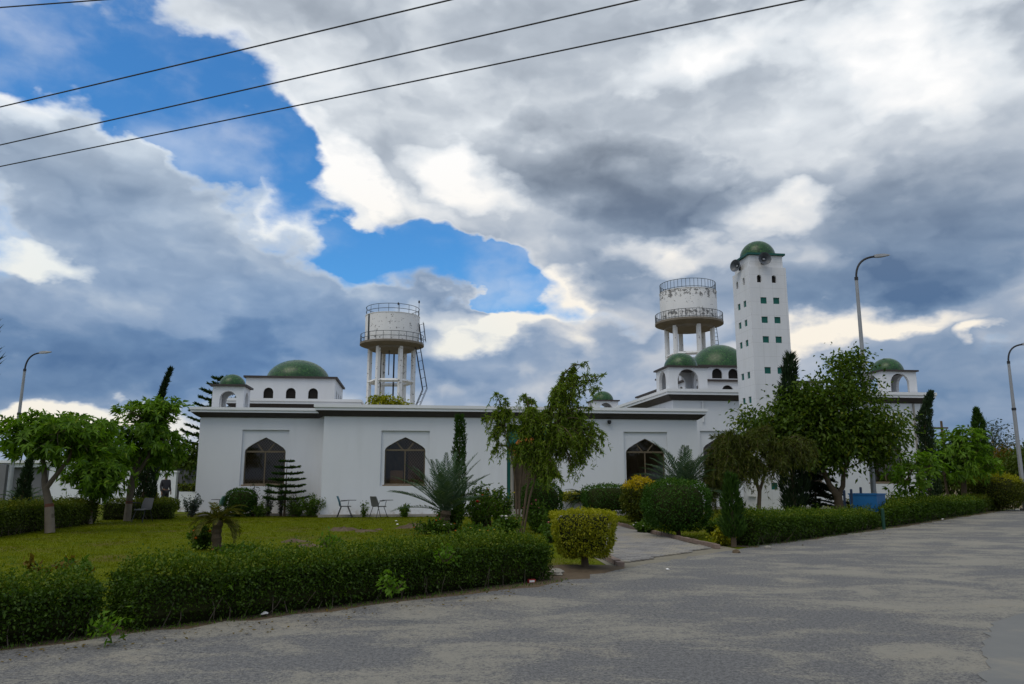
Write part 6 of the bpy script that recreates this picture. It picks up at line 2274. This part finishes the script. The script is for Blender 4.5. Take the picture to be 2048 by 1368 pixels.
# ------------------------------------------------------------------ soil heaps, stones, litter
for i, (px, py, w_, h_, lab) in enumerate(((685, 1061, 0.42, 0.10, 'largest brown soil heap on the lawn before the teal chair'), (728, 1063, 0.38, 0.07, 'low soil heap right of the largest one'), (590, 1083, 0.40, 0.07, 'soil heap left on the lawn near the long hedge'), (618, 1092, 0.36, 0.06, 'dark soil patch nearest the long hedge'), (825, 1056, 0.55, 0.13, 'dry soil heap left of the orange flowers'), (758, 1060, 0.15, 0.06, 'smallest soil clod on the lawn'))):
    p = gnd(px, py)
    m_ = MB()
    prof = [(1.0, 0.0), (0.8, 0.35), (0.5, 0.75), (0.2, 0.95), (0.01, 1.0)]
    V, seg = [], 14
    for r, z in prof:
        for k in range(seg):
            a = 2 * math.pi * k / seg
            q = 1 + 0.25 * math.sin(3 * a + i) + 0.15 * math.sin(5 * a + 2 * i) + rng.normal() * 0.06
            V.append((r * q * w_ * math.cos(a), r * q * w_ * 0.8 * math.sin(a), h_ * z * (1 + rng.normal() * 0.25) - 0.02))
    Fc = [(j * seg + k, j * seg + (k + 1) % seg, (j + 1) * seg + (k + 1) % seg, (j + 1) * seg + k) for j in range(4) for k in range(seg)]
    o = m_.add(V, Fc).build('soil_heap', M['soil'])
    o.location = p
    tag(o, lab, 'soil heap', 'soil heaps on the lawn')


def stone(label, p, r, seed, mat=None, flat=0.55, cat='stone', name='stone', group='loose stones'):
    rs = np.random.default_rng(seed)
    m_ = MB()
    rows = 5
    seg = 8
    V = []
    for j in range(rows + 1):
        ph = -math.pi / 2 + math.pi * j / rows
        for k in range(seg):
            a = 2 * math.pi * k / seg
            q = r * rs.uniform(0.8, 1.15)
            V.append((q * math.cos(ph) * math.cos(a), q * math.cos(ph) * math.sin(a) * 0.8, max(-0.3 * r, q * math.sin(ph) * flat) + 0.25 * r))
    Fc = [(j * seg + k, j * seg + (k + 1) % seg, (j + 1) * seg + (k + 1) % seg, (j + 1) * seg + k) for j in range(rows) for k in range(seg)]
    o = m_.add(V, Fc).build(name, mat or M['stone'])
    o.location = p
    tag(o, label, cat, group)


stone('pale stone at the end of the long hedge by the lime bush', gnd(1112, 1150), 0.13, 1)
stone('brown clod at the driveway corner on the road', gnd(1472, 1106), 0.09, 2, M['soil'])
stone('pale stone at the foot of the pink rose clump', gnd(1535, 1097), 0.08, 3)
p = gnd(1063, 1165)
t = thing('carton', 'crushed red and white carton lying at the foot of the hedge', 'litter', p, 0.35)
MB().box(-0.055, 0.055, -0.03, 0.03, 0, 0.045).build('body', M['litter_red'], t)
MB().box(-0.045, 0.035, -0.034, -0.0305, 0.008, 0.036).build('print', M['litter_white'], t)
for i, (px, py, s, lab) in enumerate(((1885, 1040, 0.06, 'white paper scrap far up the road'), (1335, 1141, 0.035, 'tiny white scrap at the driveway mouth'), (1505, 1084, 0.12, 'crumpled white bag under the pink rose clump'), (530, 1232, 0.05, 'white wrapper at the foot of the long hedge'), (793, 1044, 0.06, 'white scrap on the lawn by the dark weed clump'), (795, 1050, 0.05, 'second white scrap on the lawn, nearer the camera'))):
    p = gnd(px, py)
    rs = np.random.default_rng(i + 50)
    V = [(s * rs.uniform(0.6, 1.2) * math.cos(k * 1.047), s * rs.uniform(0.6, 1.2) * math.sin(k * 1.047), 0.012 + s * rs.uniform(0, 0.6)) for k in range(6)] + [(0, 0, s * 0.8 + 0.012)]
    o = MB().add(V, [(k, (k + 1) % 6, 6) for k in range(6)]).build('paper_scrap', M['litter_white'])
    o.location = p
    tag(o, lab, 'litter', 'scraps of paper')
